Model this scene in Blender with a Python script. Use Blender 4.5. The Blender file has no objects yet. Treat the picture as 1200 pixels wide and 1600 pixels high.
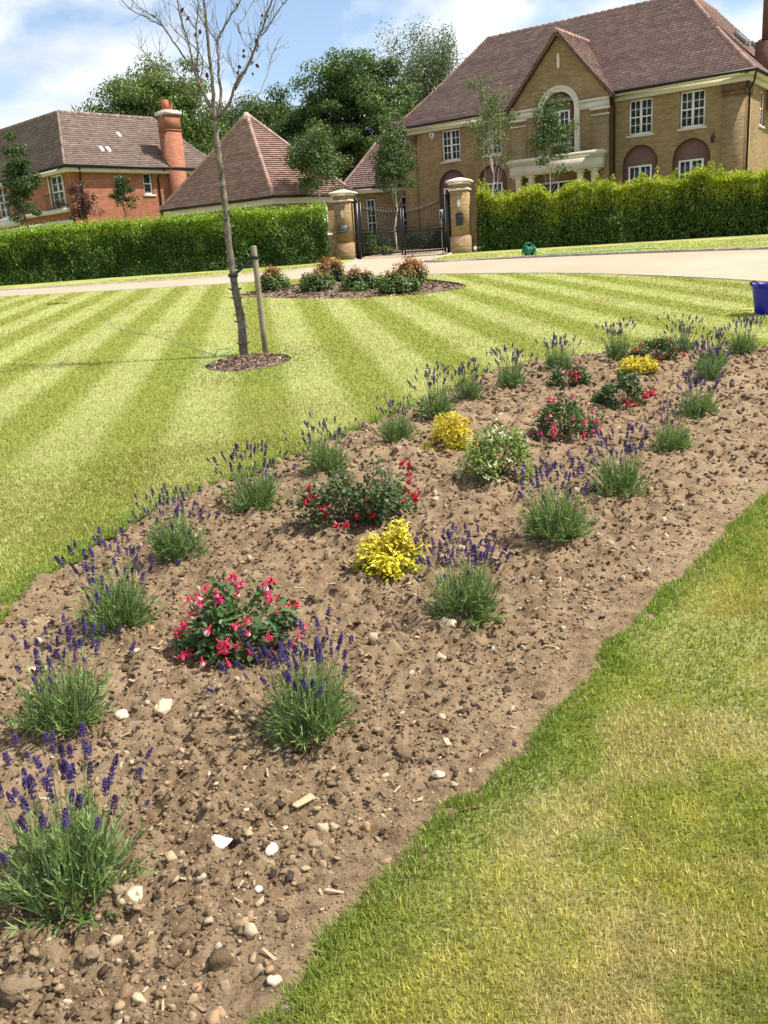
import bpy, math, random
import numpy as np
from mathutils import Vector, Matrix
from mathutils.geometry import delaunay_2d_cdt

SC = bpy.context.scene
COL = SC.collection
R = math.radians

# ------------------------------------------------------------------ camera
PITCH, ROLL = R(16.0), R(3.95)
f = np.array([0, math.cos(PITCH), -math.sin(PITCH)])
u0 = np.array([0, math.sin(PITCH), math.cos(PITCH)])
r0 = np.array([1.0, 0, 0])
r = math.cos(ROLL) * r0 - math.sin(ROLL) * u0
u = math.sin(ROLL) * r0 + math.cos(ROLL) * u0
cd = bpy.data.cameras.new('camera')
cd.lens, cd.sensor_width, cd.sensor_fit = 31.05, 36.0, 'AUTO'
cd.clip_start, cd.clip_end = 0.05, 3000
cam = bpy.data.objects.new('camera', cd)
COL.objects.link(cam)
cam.matrix_world = Matrix(((r[0], u[0], -f[0], 0), (r[1], u[1], -f[1], 0), (r[2], u[2], -f[2], 1.5), (0, 0, 0, 1)))
SC.camera = cam

# ------------------------------------------------------------------ light
SUN_AZ, SUN_EL = R(95), R(55)          # azimuth from +Y towards +X
sd = bpy.data.lights.new('sun', 'SUN')
sd.energy, sd.angle, sd.color = 4.6, R(0.55), (1.0, 0.95, 0.87)
sun = bpy.data.objects.new('sun', sd)
COL.objects.link(sun)
to_sun = Vector((math.sin(SUN_AZ) * math.cos(SUN_EL), math.cos(SUN_AZ) * math.cos(SUN_EL), math.sin(SUN_EL)))
sun.rotation_euler = to_sun.to_track_quat('Z', 'Y').to_euler()
sun.location = (30, 10, 60)

W = bpy.data.worlds.new('World')
SC.world = W
W.use_nodes = True
nt = W.node_tree
nt.nodes.clear()
def wn(t, **kw):
    n = nt.nodes.new(t)
    for k, v in kw.items():
        setattr(n, k, v)
    return n
sky = wn('ShaderNodeTexSky', sky_type='NISHITA', sun_disc=False)
sky.sun_elevation, sky.sun_rotation = SUN_EL, SUN_AZ
sky.air_density, sky.dust_density, sky.ozone_density = 1.0, 0.6, 2.0
bg_sky = wn('ShaderNodeBackground')
bg_sky.inputs[1].default_value = 0.112
hs = wn('ShaderNodeHueSaturation'); hs.inputs['Saturation'].default_value = 0.94; hs.inputs['Value'].default_value = 1.0
nt.links.new(sky.outputs[0], hs.inputs['Color']); nt.links.new(hs.outputs[0], bg_sky.inputs[0])
tc = wn('ShaderNodeTexCoord')
sep = wn('ShaderNodeSeparateXYZ')
nt.links.new(tc.outputs['Generated'], sep.inputs[0])
addz = wn('ShaderNodeMath', operation='ADD'); addz.inputs[1].default_value = 0.28
nt.links.new(sep.outputs[2], addz.inputs[0])
mx = wn('ShaderNodeMath', operation='MAXIMUM'); mx.inputs[1].default_value = 0.05
nt.links.new(addz.outputs[0], mx.inputs[0])
dx = wn('ShaderNodeMath', operation='DIVIDE'); dy = wn('ShaderNodeMath', operation='DIVIDE')
nt.links.new(sep.outputs[0], dx.inputs[0]); nt.links.new(mx.outputs[0], dx.inputs[1])
nt.links.new(sep.outputs[1], dy.inputs[0]); nt.links.new(mx.outputs[0], dy.inputs[1])
cmb = wn('ShaderNodeCombineXYZ')
nt.links.new(dx.outputs[0], cmb.inputs[0]); nt.links.new(dy.outputs[0], cmb.inputs[1])
mp = wn('ShaderNodeMapping')
mp.inputs['Location'].default_value = (3.1, 0.35, 1.7)
mp.inputs['Scale'].default_value = (1.0, 1.0, 1.0)
nt.links.new(cmb.outputs[0], mp.inputs[0])
cn = wn('ShaderNodeTexNoise')
cn.inputs['Scale'].default_value, cn.inputs['Detail'].default_value = 1.6, 10
cn.inputs['Roughness'].default_value, cn.inputs['Distortion'].default_value = 0.56, 0.25
nt.links.new(mp.outputs[0], cn.inputs['Vector'])
cr = wn('ShaderNodeValToRGB')
cr.color_ramp.elements[0].position, cr.color_ramp.elements[1].position = 0.42, 0.55
cr.color_ramp.elements[0].color = (0.04, 0.04, 0.04, 1)
nt.links.new(cn.outputs['Fac'], cr.inputs[0])
cn2 = wn('ShaderNodeTexNoise')
cn2.inputs['Scale'].default_value, cn2.inputs['Detail'].default_value = 2.6, 6
nt.links.new(mp.outputs[0], cn2.inputs['Vector'])
cc = wn('ShaderNodeValToRGB')
cc.color_ramp.elements[0].position, cc.color_ramp.elements[1].position = 0.36, 0.62
cc.color_ramp.elements[0].color = (0.50, 0.55, 0.62, 1)
cc.color_ramp.elements[1].color = (0.84, 0.85, 0.87, 1)
nt.links.new(cn2.outputs['Fac'], cc.inputs[0])
bg_cl = wn('ShaderNodeBackground')
bg_cl.inputs[1].default_value = 0.88
nt.links.new(cc.outputs[0], bg_cl.inputs[0])
ms = wn('ShaderNodeMixShader')
nt.links.new(cr.outputs[0], ms.inputs[0]); nt.links.new(bg_sky.outputs[0], ms.inputs[1]); nt.links.new(bg_cl.outputs[0], ms.inputs[2])
wo = wn('ShaderNodeOutputWorld')
nt.links.new(ms.outputs[0], wo.inputs[0])

SC.view_settings.view_transform = 'Standard'
SC.view_settings.look = 'None'
SC.view_settings.exposure = 0.76
SC.view_settings.gamma = 1.0
SC.view_settings.use_curve_mapping = False
SC.cycles.max_bounces = 6
SC.cycles.transparent_max_bounces = 8
SC.cycles.use_denoising = True

# ------------------------------------------------------------------ helpers
SL = math.tan(R(2.4))                    # the lawn climbs gently away from the viewer
def gz(x, y):
    return SL * np.clip(y, -12, 48)

rng = np.random.default_rng(11)

def tag(o, label=None, cat=None, group=None, kind=None):
    if label: o['label'] = label
    if cat: o['category'] = cat
    if group: o['group'] = group
    if kind: o['kind'] = kind
    return o

def empty(name, loc, rz=0.0, label=None, cat=None, group=None):
    o = bpy.data.objects.new(name, None)
    o.empty_display_size = 0.1
    COL.objects.link(o)
    o.location = loc
    o.rotation_euler = (0, 0, rz)
    return tag(o, label, cat, group)

def mesh(name, V, F, mat=None, col=None, smooth=False, uv=False):
    me = bpy.data.meshes.new(name)
    V = np.asarray(V, dtype=np.float32).reshape(-1, 3)
    if isinstance(F, np.ndarray):
        k = F.shape[1]; m = F.shape[0]
        loops = F.astype(np.int32).ravel()
        starts = np.arange(0, m * k, k, dtype=np.int32)
    else:
        lens = np.array([len(q) for q in F], dtype=np.int32)
        loops = np.fromiter((i for q in F for i in q), dtype=np.int32)
        starts = np.concatenate([[0], np.cumsum(lens)[:-1]]).astype(np.int32)
        m = len(F)
    me.vertices.add(len(V)); me.vertices.foreach_set('co', V.ravel())
    me.loops.add(len(loops)); me.loops.foreach_set('vertex_index', loops)
    me.polygons.add(m); me.polygons.foreach_set('loop_start', starts)
    if smooth:
        me.polygons.foreach_set('use_smooth', np.ones(m, dtype=bool))
    me.update(calc_edges=True)
    if col is not None:
        c = np.ones((len(V), 4), dtype=np.float32); c[:, :3] = np.clip(col, 0, 1)
        at = me.attributes.new('col', 'FLOAT_COLOR', 'POINT'); at.data.foreach_set('color', c.ravel())
    if uv:
        n = np.zeros(m * 3, dtype=np.float32); me.polygons.foreach_get('normal', n); n = n.reshape(-1, 3)
        cnt = np.diff(np.append(starts, len(loops)))
        nn = np.repeat(n, cnt, axis=0)
        t = np.stack([-nn[:, 1], nn[:, 0], np.zeros(len(nn))], 1)
        ln = np.linalg.norm(t, axis=1)
        flat = ln < 1e-3
        t[flat] = (1, 0, 0); ln[flat] = 1
        t /= ln[:, None]
        b = np.cross(nn, t)
        p = V[loops]
        UV = np.stack([(p * t).sum(1), (p * b).sum(1)], 1).astype(np.float32)
        lay = me.uv_layers.new(name='UVMap'); lay.data.foreach_set('uv', UV.ravel())
    if mat: me.materials.append(mat)
    return me

def obj(name, me, parent=None, loc=None):
    o = bpy.data.objects.new(name, me)
    COL.objects.link(o)
    if parent is not None: o.parent = parent
    if loc is not None: o.location = loc
    return o

def mk(name, V, F, mat, parent=None, **kw):
    return obj(name, mesh(name, V, F, mat, **kw), parent)

class G:
    """collects primitives for one mesh"""
    def __init__(s): s.v = []; s.f = []
    def add(s, V, F):
        n = len(s.v); s.v += [tuple(p) for p in V]; s.f += [tuple(i + n for i in q) for q in F]; return s
    def box(s, x0, x1, y0, y1, z0, z1):
        return s.add([(x0,y0,z0),(x1,y0,z0),(x1,y1,z0),(x0,y1,z0),(x0,y0,z1),(x1,y0,z1),(x1,y1,z1),(x0,y1,z1)],
                     [(0,3,2,1),(4,5,6,7),(0,1,5,4),(1,2,6,5),(2,3,7,6),(3,0,4,7)])
    def quad(s, a, b, c, d): return s.add([a, b, c, d], [(0, 1, 2, 3)])
    def poly(s, pts): return s.add(pts, [tuple(range(len(pts)))])
    def tube(s, pts, rad, n=8, cap=True):
        pts = [np.array(p, float) for p in pts]
        rad = list(rad) if hasattr(rad, '__len__') else [rad] * len(pts)
        base = len(s.v); up = np.array([0.0, 0, 1])
        ref = None
        for i, p in enumerate(pts):
            d = pts[min(i + 1, len(pts) - 1)] - pts[max(i - 1, 0)]
            d /= (np.linalg.norm(d) + 1e-9)
            if ref is None:
                ref = np.cross(d, up) if abs(d[2]) < 0.95 else np.cross(d, (1.0, 0, 0))
            a = ref - d * (ref @ d); a /= (np.linalg.norm(a) + 1e-9); ref = a
            b = np.cross(d, a)
            for k in range(n):
                t = 2 * math.pi * k / n
                s.v.append(tuple(p + rad[i] * (math.cos(t) * a + math.sin(t) * b)))
        for i in range(len(pts) - 1):
            for k in range(n):
                k2 = (k + 1) % n
                s.f.append((base + i * n + k, base + i * n + k2, base + (i + 1) * n + k2, base + (i + 1) * n + k))
        if cap:
            s.f.append(tuple(base + k for k in range(n))[::-1])
            s.f.append(tuple(base + (len(pts) - 1) * n + k for k in range(n)))
        return s
    def lathe(s, prof, n=16, c=(0, 0, 0), wob=None):
        base = len(s.v)
        for (rr, z) in prof:
            for k in range(n):
                t = 2 * math.pi * k / n
                w = 1 if wob is None else wob(t, z)
                s.v.append((c[0] + rr * w * math.cos(t), c[1] + rr * w * math.sin(t), c[2] + z))
        for i in range(len(prof) - 1):
            for k in range(n):
                k2 = (k + 1) % n
                s.f.append((base + i * n + k, base + i * n + k2, base + (i + 1) * n + k2, base + (i + 1) * n + k))
        return s
    def cap(s, n, top=True):
        m = len(s.v); s.f.append(tuple(range(m - n, m))); return s
    def build(s, name, mat, parent=None, **kw):
        kw.setdefault('uv', True)
        return mk(name, s.v, s.f, mat, parent, **kw)

# ------------------------------------------------------------------ noise in numpy
_perm = np.random.default_rng(5).random(65536).astype(np.float32)
def vnoise(x, y, seed=0):
    xi = np.floor(x).astype(np.int64); yi = np.floor(y).astype(np.int64)
    fx = x - xi; fy = y - yi
    fx = fx * fx * (3 - 2 * fx); fy = fy * fy * (3 - 2 * fy)
    def h(a, b): return _perm[(a * 7919 + b * 104729 + seed * 31337 + (a * b) * 13) & 65535]
    return (h(xi, yi) * (1 - fx) + h(xi + 1, yi) * fx) * (1 - fy) + (h(xi, yi + 1) * (1 - fx) + h(xi + 1, yi + 1) * fx) * fy
def fbm(x, y, octv=4, seed=0, rough=0.5):
    t = 0; a = 1; s = 0
    for i in range(octv):
        t = t + a * vnoise(x * 2 ** i + 17.3 * i, y * 2 ** i - 9.1 * i, seed + i); s += a; a *= rough
    return t / s

def spline(pts, per=8, closed=False):
    P = np.array(pts, float); n = len(P); out = []
    rngi = range(n if closed else n - 1)
    for i in rngi:
        if closed: p0, p1, p2, p3 = P[i - 1], P[i], P[(i + 1) % n], P[(i + 2) % n]
        else: p0, p1, p2, p3 = P[max(i - 1, 0)], P[i], P[i + 1], P[min(i + 2, n - 1)]
        for k in range(per):
            t = k / per
            out.append(0.5 * ((2 * p1) + (-p0 + p2) * t + (2 * p0 - 5 * p1 + 4 * p2 - p3) * t * t + (-p0 + 3 * p1 - 3 * p2 + p3) * t ** 3))
    if not closed: out.append(P[-1])
    return np.array(out)

def inside(poly, x, y):
    poly = np.asarray(poly); c = np.zeros(np.shape(x), dtype=bool)
    xj, yj = poly[-1]
    for xi, yi in poly:
        c ^= ((yi > y) != (yj > y)) & (x < (xj - xi) * (y - yi) / (yj - yi + 1e-12) + xi)
        xj, yj = xi, yi
    return c

def dist_poly(poly, x, y, closed=True):
    poly = np.asarray(poly); d = np.full(np.shape(x), 1e9)
    n = len(poly)
    for i in range(n if closed else n - 1):
        a = poly[i]; b = poly[(i + 1) % n]; ab = b - a
        t = np.clip(((x - a[0]) * ab[0] + (y - a[1]) * ab[1]) / (ab @ ab + 1e-12), 0, 1)
        d = np.minimum(d, np.hypot(x - a[0] - t * ab[0], y - a[1] - t * ab[1]))
    return d

# ------------------------------------------------------------------ materials
def newmat(name):
    m = bpy.data.materials.new(name); m.use_nodes = True
    t = m.node_tree; b = t.nodes['Principled BSDF']
    return m, t, b
def N(t, ty, **kw):
    n = t.nodes.new(ty)
    for k, v in kw.items(): setattr(n, k, v)
    return n
def mixc(t, fac, a, b, blend='MIX'):
    n = N(t, 'ShaderNodeMix', data_type='RGBA', blend_type=blend)
    for i, v in ((0, fac), (6, a), (7, b)):
        if hasattr(v, 'links') or hasattr(v, 'is_linked'): t.links.new(v, n.inputs[i])
        elif i == 0: n.inputs[0].default_value = v
        else: n.inputs[i].default_value = (*v, 1)
    return n.outputs[2]
def ramp(t, src, p0, p1, c0=(0, 0, 0), c1=(1, 1, 1)):
    n = N(t, 'ShaderNodeValToRGB')
    n.color_ramp.elements[0].position, n.color_ramp.elements[1].position = p0, p1
    n.color_ramp.elements[0].color, n.color_ramp.elements[1].color = (*c0, 1), (*c1, 1)
    t.links.new(src, n.inputs[0]); return n.outputs[0]
def noise(t, scale, detail=4, coord='Object', rough=0.55):
    c = N(t, 'ShaderNodeTexCoord'); n = N(t, 'ShaderNodeTexNoise')
    n.inputs['Scale'].default_value, n.inputs['Detail'].default_value, n.inputs['Roughness'].default_value = scale, detail, rough
    t.links.new(c.outputs[coord], n.inputs['Vector']); return n.outputs['Fac']
def bump(t, b, src, strength, dist):
    n = N(t, 'ShaderNodeBump'); n.inputs['Strength'].default_value, n.inputs['Distance'].default_value = strength, dist
    t.links.new(src, n.inputs['Height']); t.links.new(n.outputs[0], b.inputs['Normal'])

def plain(name, c, rough=0.6, var=0.15, scale=6.0, bmp=0.0, spec=0.3, metal=0.0, dist=0.01):
    m, t, b = newmat(name)
    nz = noise(t, scale, 5)
    lo = tuple(x * (1 - var) for x in c); hi = tuple(min(1, x * (1 + var)) for x in c)
    t.links.new(mixc(t, ramp(t, nz, 0.3, 0.7), lo, hi), b.inputs['Base Color'])
    b.inputs['Roughness'].default_value = rough; b.inputs['Specular IOR Level'].default_value = spec
    b.inputs['Metallic'].default_value = metal
    if bmp: bump(t, b, noise(t, scale * 6, 6), bmp, dist)
    return m

def attr_mat(name, rough=0.7, spec=0.2, var=0.25, scale=8.0, bmp=0.0, dist=0.01):
    """colour from the per-piece attribute, broken up by noise"""
    m, t, b = newmat(name)
    a = N(t, 'ShaderNodeAttribute', attribute_name='col')
    nz = noise(t, scale, 5)
    g = ramp(t, nz, 0.25, 0.75, (1 - var,) * 3, (1, 1, 1))
    t.links.new(mixc(t, 1.0, a.outputs['Color'], g, 'MULTIPLY'), b.inputs['Base Color'])
    b.inputs['Roughness'].default_value = rough; b.inputs['Specular IOR Level'].default_value = spec
    if bmp: bump(t, b, noise(t, scale * 5, 6), bmp, dist)
    return m

def leaf_mat(name, c=None, trans=0.3, rough=0.5, spec=0.35, var=0.3):
    """leaf: attribute colour (or one colour varied per object) with light coming through"""
    m, t, b = newmat(name)
    if c is None:
        src = N(t, 'ShaderNodeAttribute', attribute_name='col').outputs['Color']
    else:
        oi = N(t, 'ShaderNodeObjectInfo')
        src = mixc(t, oi.outputs['Random'], tuple(x * (1 - var) for x in c), tuple(min(1, x * (1 + var)) for x in c))
    t.links.new(src, b.inputs['Base Color'])
    b.inputs['Roughness'].default_value = rough; b.inputs['Specular IOR Level'].default_value = spec
    tr = N(t, 'ShaderNodeBsdfTranslucent')
    t.links.new(mixc(t, 1.0, src, (1.0, 1.0, 0.55), 'MULTIPLY'), tr.inputs[0])
    mxs = N(t, 'ShaderNodeMixShader'); mxs.inputs[0].default_value = trans
    out = t.nodes['Material Output']
    t.links.new(b.outputs[0], mxs.inputs[1]); t.links.new(tr.outputs[0], mxs.inputs[2]); t.links.new(mxs.outputs[0], out.inputs[0])
    return m

def brick_mat(name, c1, c2, mortar, bw=0.225, bh=0.075):
    m, t, b = newmat(name)
    uv = N(t, 'ShaderNodeTexCoord')
    br = N(t, 'ShaderNodeTexBrick')
    br.inputs['Scale'].default_value = 1.0
    br.inputs['Brick Width'].default_value, br.inputs['Row Height'].default_value = bw, bh
    br.inputs['Mortar Size'].default_value, br.inputs['Mortar Smooth'].default_value = 0.008, 0.2
    br.inputs['Bias'].default_value = -0.1
    br.inputs['Color1'].default_value, br.inputs['Color2'].default_value, br.inputs['Mortar'].default_value = (*c1, 1), (*c2, 1), (*mortar, 1)
    t.links.new(uv.outputs['UV'], br.inputs['Vector'])
    wn_ = N(t, 'ShaderNodeTexWhiteNoise', noise_dimensions='2D')   # some bricks burnt, some pale
    sc_ = N(t, 'ShaderNodeVectorMath', operation='DIVIDE'); sc_.inputs[1].default_value = (bw, bh, 1)
    fl = N(t, 'ShaderNodeVectorMath', operation='FLOOR')
    t.links.new(uv.outputs['UV'], sc_.inputs[0]); t.links.new(sc_.outputs[0], fl.inputs[0]); t.links.new(fl.outputs[0], wn_.inputs['Vector'])
    g1 = ramp(t, wn_.outputs['Value'], 0.0, 1.0, (0.86,) * 3, (1.12,) * 3)
    g2 = ramp(t, noise(t, 0.55, 5, 'Object'), 0.3, 0.7, (0.82,) * 3, (1.1,) * 3)
    c = mixc(t, 1.0, mixc(t, 1.0, br.outputs['Color'], g1, 'MULTIPLY'), g2, 'MULTIPLY')
    t.links.new(c, b.inputs['Base Color'])
    b.inputs['Roughness'].default_value = 0.85; b.inputs['Specular IOR Level'].default_value = 0.15
    inv = N(t, 'ShaderNodeMath', operation='SUBTRACT'); inv.inputs[0].default_value = 1.0
    t.links.new(br.outputs['Fac'], inv.inputs[1])
    bump(t, b, inv.outputs[0], 0.6, 0.008)
    return m

M = {}
M['buff_brick'] = brick_mat('buff_brick', (0.250, 0.162, 0.072), (0.320, 0.220, 0.105), (0.31, 0.235, 0.145))
M['pier_brick'] = brick_mat('pier_brick', (0.30, 0.185, 0.085), (0.42, 0.28, 0.13), (0.33, 0.26, 0.17))
M['red_brick'] = brick_mat('red_brick', (0.32, 0.112, 0.060), (0.39, 0.150, 0.082), (0.35, 0.21, 0.145))
M['brown_brick'] = brick_mat('brown_brick', (0.155, 0.08, 0.052), (0.19, 0.10, 0.066), (0.17, 0.10, 0.07))
M['render_brown'] = plain('render_brown', (0.175, 0.095, 0.065), 0.9, 0.12, 2.0, 0.1)
M['stone'] = plain('cast_stone', (0.62, 0.56, 0.46), 0.8, 0.12, 2.2, 0.12, dist=0.004)
M['white'] = plain('white_paint', (0.74, 0.73, 0.70), 0.45, 0.05, 3.0)
M['cream'] = plain('cream_fascia', (0.62, 0.57, 0.45), 0.6, 0.08, 2.0)
M['black'] = plain('black_iron', (0.012, 0.012, 0.013), 0.4, 0.2, 10.0, 0.05, 0.5)
M['gutter'] = plain('black_gutter', (0.02, 0.016, 0.014), 0.45, 0.2, 8.0)
M['lead'] = plain('lead_flashing', (0.16, 0.16, 0.165), 0.6, 0.2, 4.0)
M['tile'] = attr_mat('clay_tile', 0.85, 0.15, 0.16, 0.8, 0.15)
M['soil_core'] = plain('shade_soil', (0.06, 0.045, 0.03), 0.95)
M['bark'] = plain('bark', (0.13, 0.105, 0.08), 0.9, 0.35, 14.0, 0.5, 0.1, dist=0.01)
M['birch_bark'] = plain('birch_bark', (0.55, 0.52, 0.46), 0.8, 0.35, 12.0, 0.2, 0.1)
M['grey_bark'] = plain('grey_bark', (0.175, 0.150, 0.118), 0.9, 0.55, 16.0, 0.8, 0.1, dist=0.012)
M['leaf'] = leaf_mat('leaf_green', trans=0.28)
M['hedge_leaf'] = leaf_mat('hedge_leaf', trans=0.32, rough=0.45, spec=0.3)
M['grass'] = leaf_mat('grass_blade', trans=0.30, rough=0.6, spec=0.2)
M['shade_core'] = plain('shade_core', (0.012, 0.018, 0.008), 1.0, 0.3, 3.0)  # near-black, for cores added inside foliage to block light
M['twig'] = plain('twig', (0.16, 0.11, 0.07), 0.9, 0.3, 30.0)
M['plastic_green'] = plain('plastic_green', (0.0, 0.20, 0.085), 0.35, 0.1, 8.0, spec=0.5)
M['hose_green'] = plain('hose_green', (0.012, 0.12, 0.055), 0.4, 0.15, 8.0, spec=0.5)
M['hose_pale'] = plain('hose_pale', (0.30, 0.55, 0.30), 0.5, 0.15, 8.0)
M['hose_teal'] = plain('hose_teal', (0.10, 0.32, 0.17), 0.5, 0.15, 8.0)
M['blue_plastic'] = plain('blue_plastic', (0.012, 0.010, 0.32), 0.38, 0.12, 5.0, spec=0.5)
M['yellow_plastic'] = plain('yellow_plastic', (0.75, 0.55, 0.10), 0.5, 0.1, 8.0)
def glass_mat():
    m, t, b = newmat('window_glass')
    nz = noise(t, 0.9, 3, 'Object')
    t.links.new(mixc(t, ramp(t, nz, 0.35, 0.7), (0.008, 0.009, 0.010), (0.06, 0.062, 0.062)), b.inputs['Base Color'])
    b.inputs['Roughness'].default_value = 0.04; b.inputs['Specular IOR Level'].default_value = 0.6
    return m
M['glass'] = glass_mat()

# ------------------------------------------------------------------ plan of the garden
BED_BACK = [(-1.78, 2.6), (-1.68, 3.3), (-1.62, 3.88), (-1.43, 4.50), (-1.14, 5.12), (-0.54, 5.95), (0.27, 7.29), (1.1, 8.62), (1.73, 9.15), (2.83, 9.42), (3.69, 9.20)]
BED_RIGHT = [(4.25, 8.75), (4.35, 8.0), (3.9, 6.9), (3.0, 5.55)]
BED_FRONT = [(2.02, 4.44), (1.49, 3.76), (0.97, 3.15), (0.45, 2.41), (-0.05, 1.80), (-0.34, 1.41)]
BED_END = [(-0.66, 1.02), (-1.1, 0.8), (-1.6, 1.1), (-1.82, 1.8)]
BED = spline(BED_BACK + BED_RIGHT + BED_FRONT + BED_END, 10, True)
_bw = np.random.default_rng(3)
BED = BED + (np.stack([fbm(BED[:, 0] * 6, BED[:, 1] * 6, 3, 1), fbm(BED[:, 0] * 6, BED[:, 1] * 6, 3, 9)], 1) - 0.5) * 0.11 + (np.stack([fbm(BED[:, 0] * 19, BED[:, 1] * 19, 2, 61), fbm(BED[:, 0] * 19, BED[:, 1] * 19, 2, 63)], 1) - 0.5) * 0.05
FRONT_LINE = spline(BED_FRONT, 6)
FRONT_LAWN = np.array([(-1.2, -3), (-0.72, 1.0)] + BED_FRONT[::-1] + BED_RIGHT[::-1] + [(9, 9), (9, -3)])
RING = np.array([(-1.46 + 0.50 * math.cos(t), 10.46 + 0.66 * math.sin(t)) for t in np.linspace(0, 2 * math.pi, 28, endpoint=False)])
ISLAND = spline([(-3.05, 21.4), (-2.6, 22.9), (-1.2, 24.4), (0.3, 23.7), (1.4, 22.4), (2.05, 20.3), (1.95, 18.9), (1.0, 18.15), (-0.4, 18.35), (-1.7, 19.4), (-2.7, 20.6)], 5, True)
D_LOW = [(-40, 30.5), (-28, 29.6), (-18, 28.5), (-11.0, 27.37), (-8.66, 26.85), (-6.4, 26.44), (-4.2, 26.14), (-2.27, 25.95), (-0.44, 25.35), (2.09, 23.7), (4.5, 21.2), (6.0, 18.4), (6.97, 15.6), (7.7, 12.2), (8.1, 8), (8.2, 0), (8.2, -12)]
D_UP_L = [(-40, 34.2), (-28, 33.4), (-18, 32.4), (-12.68, 31.5), (-9.68, 30.95), (-6.66, 30.75), (-4.8, 30.85), (-3.2, 31.0)]
APRON_L = [(-2.2, 31.3), (-1.2, 32.4), (-0.6, 34.2), (-0.42, 36.6), (-0.6, 38.0), (-1.0, 39.0), (-1.0, 46.5)]
APRON_R = [(2.3, 47.0), (5.2, 44.6), (5.2, 38.6), (3.9, 37.0), (3.35, 36.0), (2.95, 34.2), (2.3, 32.2), (2.0, 31.0), (2.4, 30.35)]
D_UP_R = [(3.4, 30.0), (5.6, 28.9), (8.17, 27.36), (11.08, 25.1), (13.6, 21.8), (15.2, 17), (15.8, 8), (15.8, 0), (15.8, -12)]
DL = spline(D_LOW, 5); DUL = spline(D_UP_L, 5); DUR = spline(D_UP_R, 5)
APL = spline([D_UP_L[-1]] + APRON_L[:4], 5); APR = spline(APRON_R[4:] + [D_UP_R[0]], 5)
DRIVE = np.concatenate([DL, DUR[::-1], APR[::-1][1:], np.array(APRON_R[:4][::-1]), np.array(APRON_L[4:][::-1]), APL[::-1], DUL[::-1][1:]])

def soil_h(x, y):
    """height of the bed's soil over the lawn plane"""
    x = np.asarray(x, float); y = np.asarray(y, float)
    d = dist_poly(BED, x, y); ins = inside(BED, x, y)
    s = np.clip(d / 0.85, 0, 1); s = s * s * (3 - 2 * s)
    h = -0.004 + 0.034 * s * ins
    df = dist_poly(FRONT_LINE, x, y, False)
    amp = 0.30 + 0.70 * np.clip((df - 0.12) / 0.35, 0, 1)
    h = h + amp * (0.050 * (fbm(x * 4.5, y * 4.5, 3, 2) - 0.5) + 0.060 * np.abs(2 * fbm(x * 10, y * 10, 3, 7) - 1) + 0.050 * np.abs(2 * fbm(x * 24, y * 24, 2, 12) - 1) + 0.020 * fbm(x * 60, y * 60, 1, 15) - .036)
    return h
def soil_z(x, y): return float(gz(x, y) + soil_h(np.array([x]), np.array([y]))[0])

STRIPE_DIR = np.array([-0.12, 0.993])
def stripe(x, y):  # mowing stripes: light off the bent blades, put into the colour
    p = x * STRIPE_DIR[1] - y * STRIPE_DIR[0] + 0.10 * (fbm(x * 0.35, y * 0.35, 2, 4) - 0.5)
    s = np.cos(2 * math.pi * (p - 0.45) / 1.02)
    k = np.clip((np.hypot(x, y) - 3.5) / 6, .25, 1)
    return np.clip(0.5 + s * 1.1, 0, 1) * k + .38 * (1 - k)

# ------------------------------------------------------------------ ground, lawn and drive
g = G()
ys = [-500, -12, 48, 900]; zs = [SL * -12 - .06, SL * -12 - .06, SL * 48 - .06, SL * 48 - .06]
for i in range(3):
    g.quad((-900, ys[i], zs[i]), (900, ys[i], zs[i]), (900, ys[i + 1], zs[i + 1]), (-900, ys[i + 1], zs[i + 1]))
M['ground'] = plain('rough_grass_ground', (0.10, 0.13, 0.04), 0.95, 0.4, 0.4)
tag(g.build('ground', M['ground']), kind='structure')

def cdt(polys):
    vs, es = [], []
    for P in polys:
        n = len(vs); vs += [Vector((float(a), float(b))) for a, b in P]
        es += [(n + i, n + (i + 1) % len(P)) for i in range(len(P))]
    res = delaunay_2d_cdt(vs, es, [], 0, 1e-4)
    V = np.array([(p.x, p.y) for p in res[0]]); F = np.array([list(q) for q in res[2] if len(q) == 3])
    return V, F

OUTER = np.array([(-40.01, -12.01), (40.01, -12.01), (40.01, 48), (-40.01, 48)])
V2, F2 = cdt([OUTER, BED, RING, ISLAND, DRIVE])
cen = V2[F2].mean(1)
a0 = V2[F2]; area = (a0[:, 1, 0] - a0[:, 0, 0]) * (a0[:, 2, 1] - a0[:, 0, 1]) - (a0[:, 2, 0] - a0[:, 0, 0]) * (a0[:, 1, 1] - a0[:, 0, 1])
F2[area < 0] = F2[area < 0][:, ::-1]
in_bed, in_ring, in_isl, in_drv = (inside(P, cen[:, 0], cen[:, 1]) for P in (BED, RING, ISLAND, DRIVE))
def sheet(name, faces, off, mat):
    idx, inv = np.unique(faces, return_inverse=True)
    P = V2[idx]; V3 = np.column_stack([P, gz(P[:, 0], P[:, 1]) + off])
    return tag(mk(name, V3, inv.reshape(-1, 3), mat), kind='structure')

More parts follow.
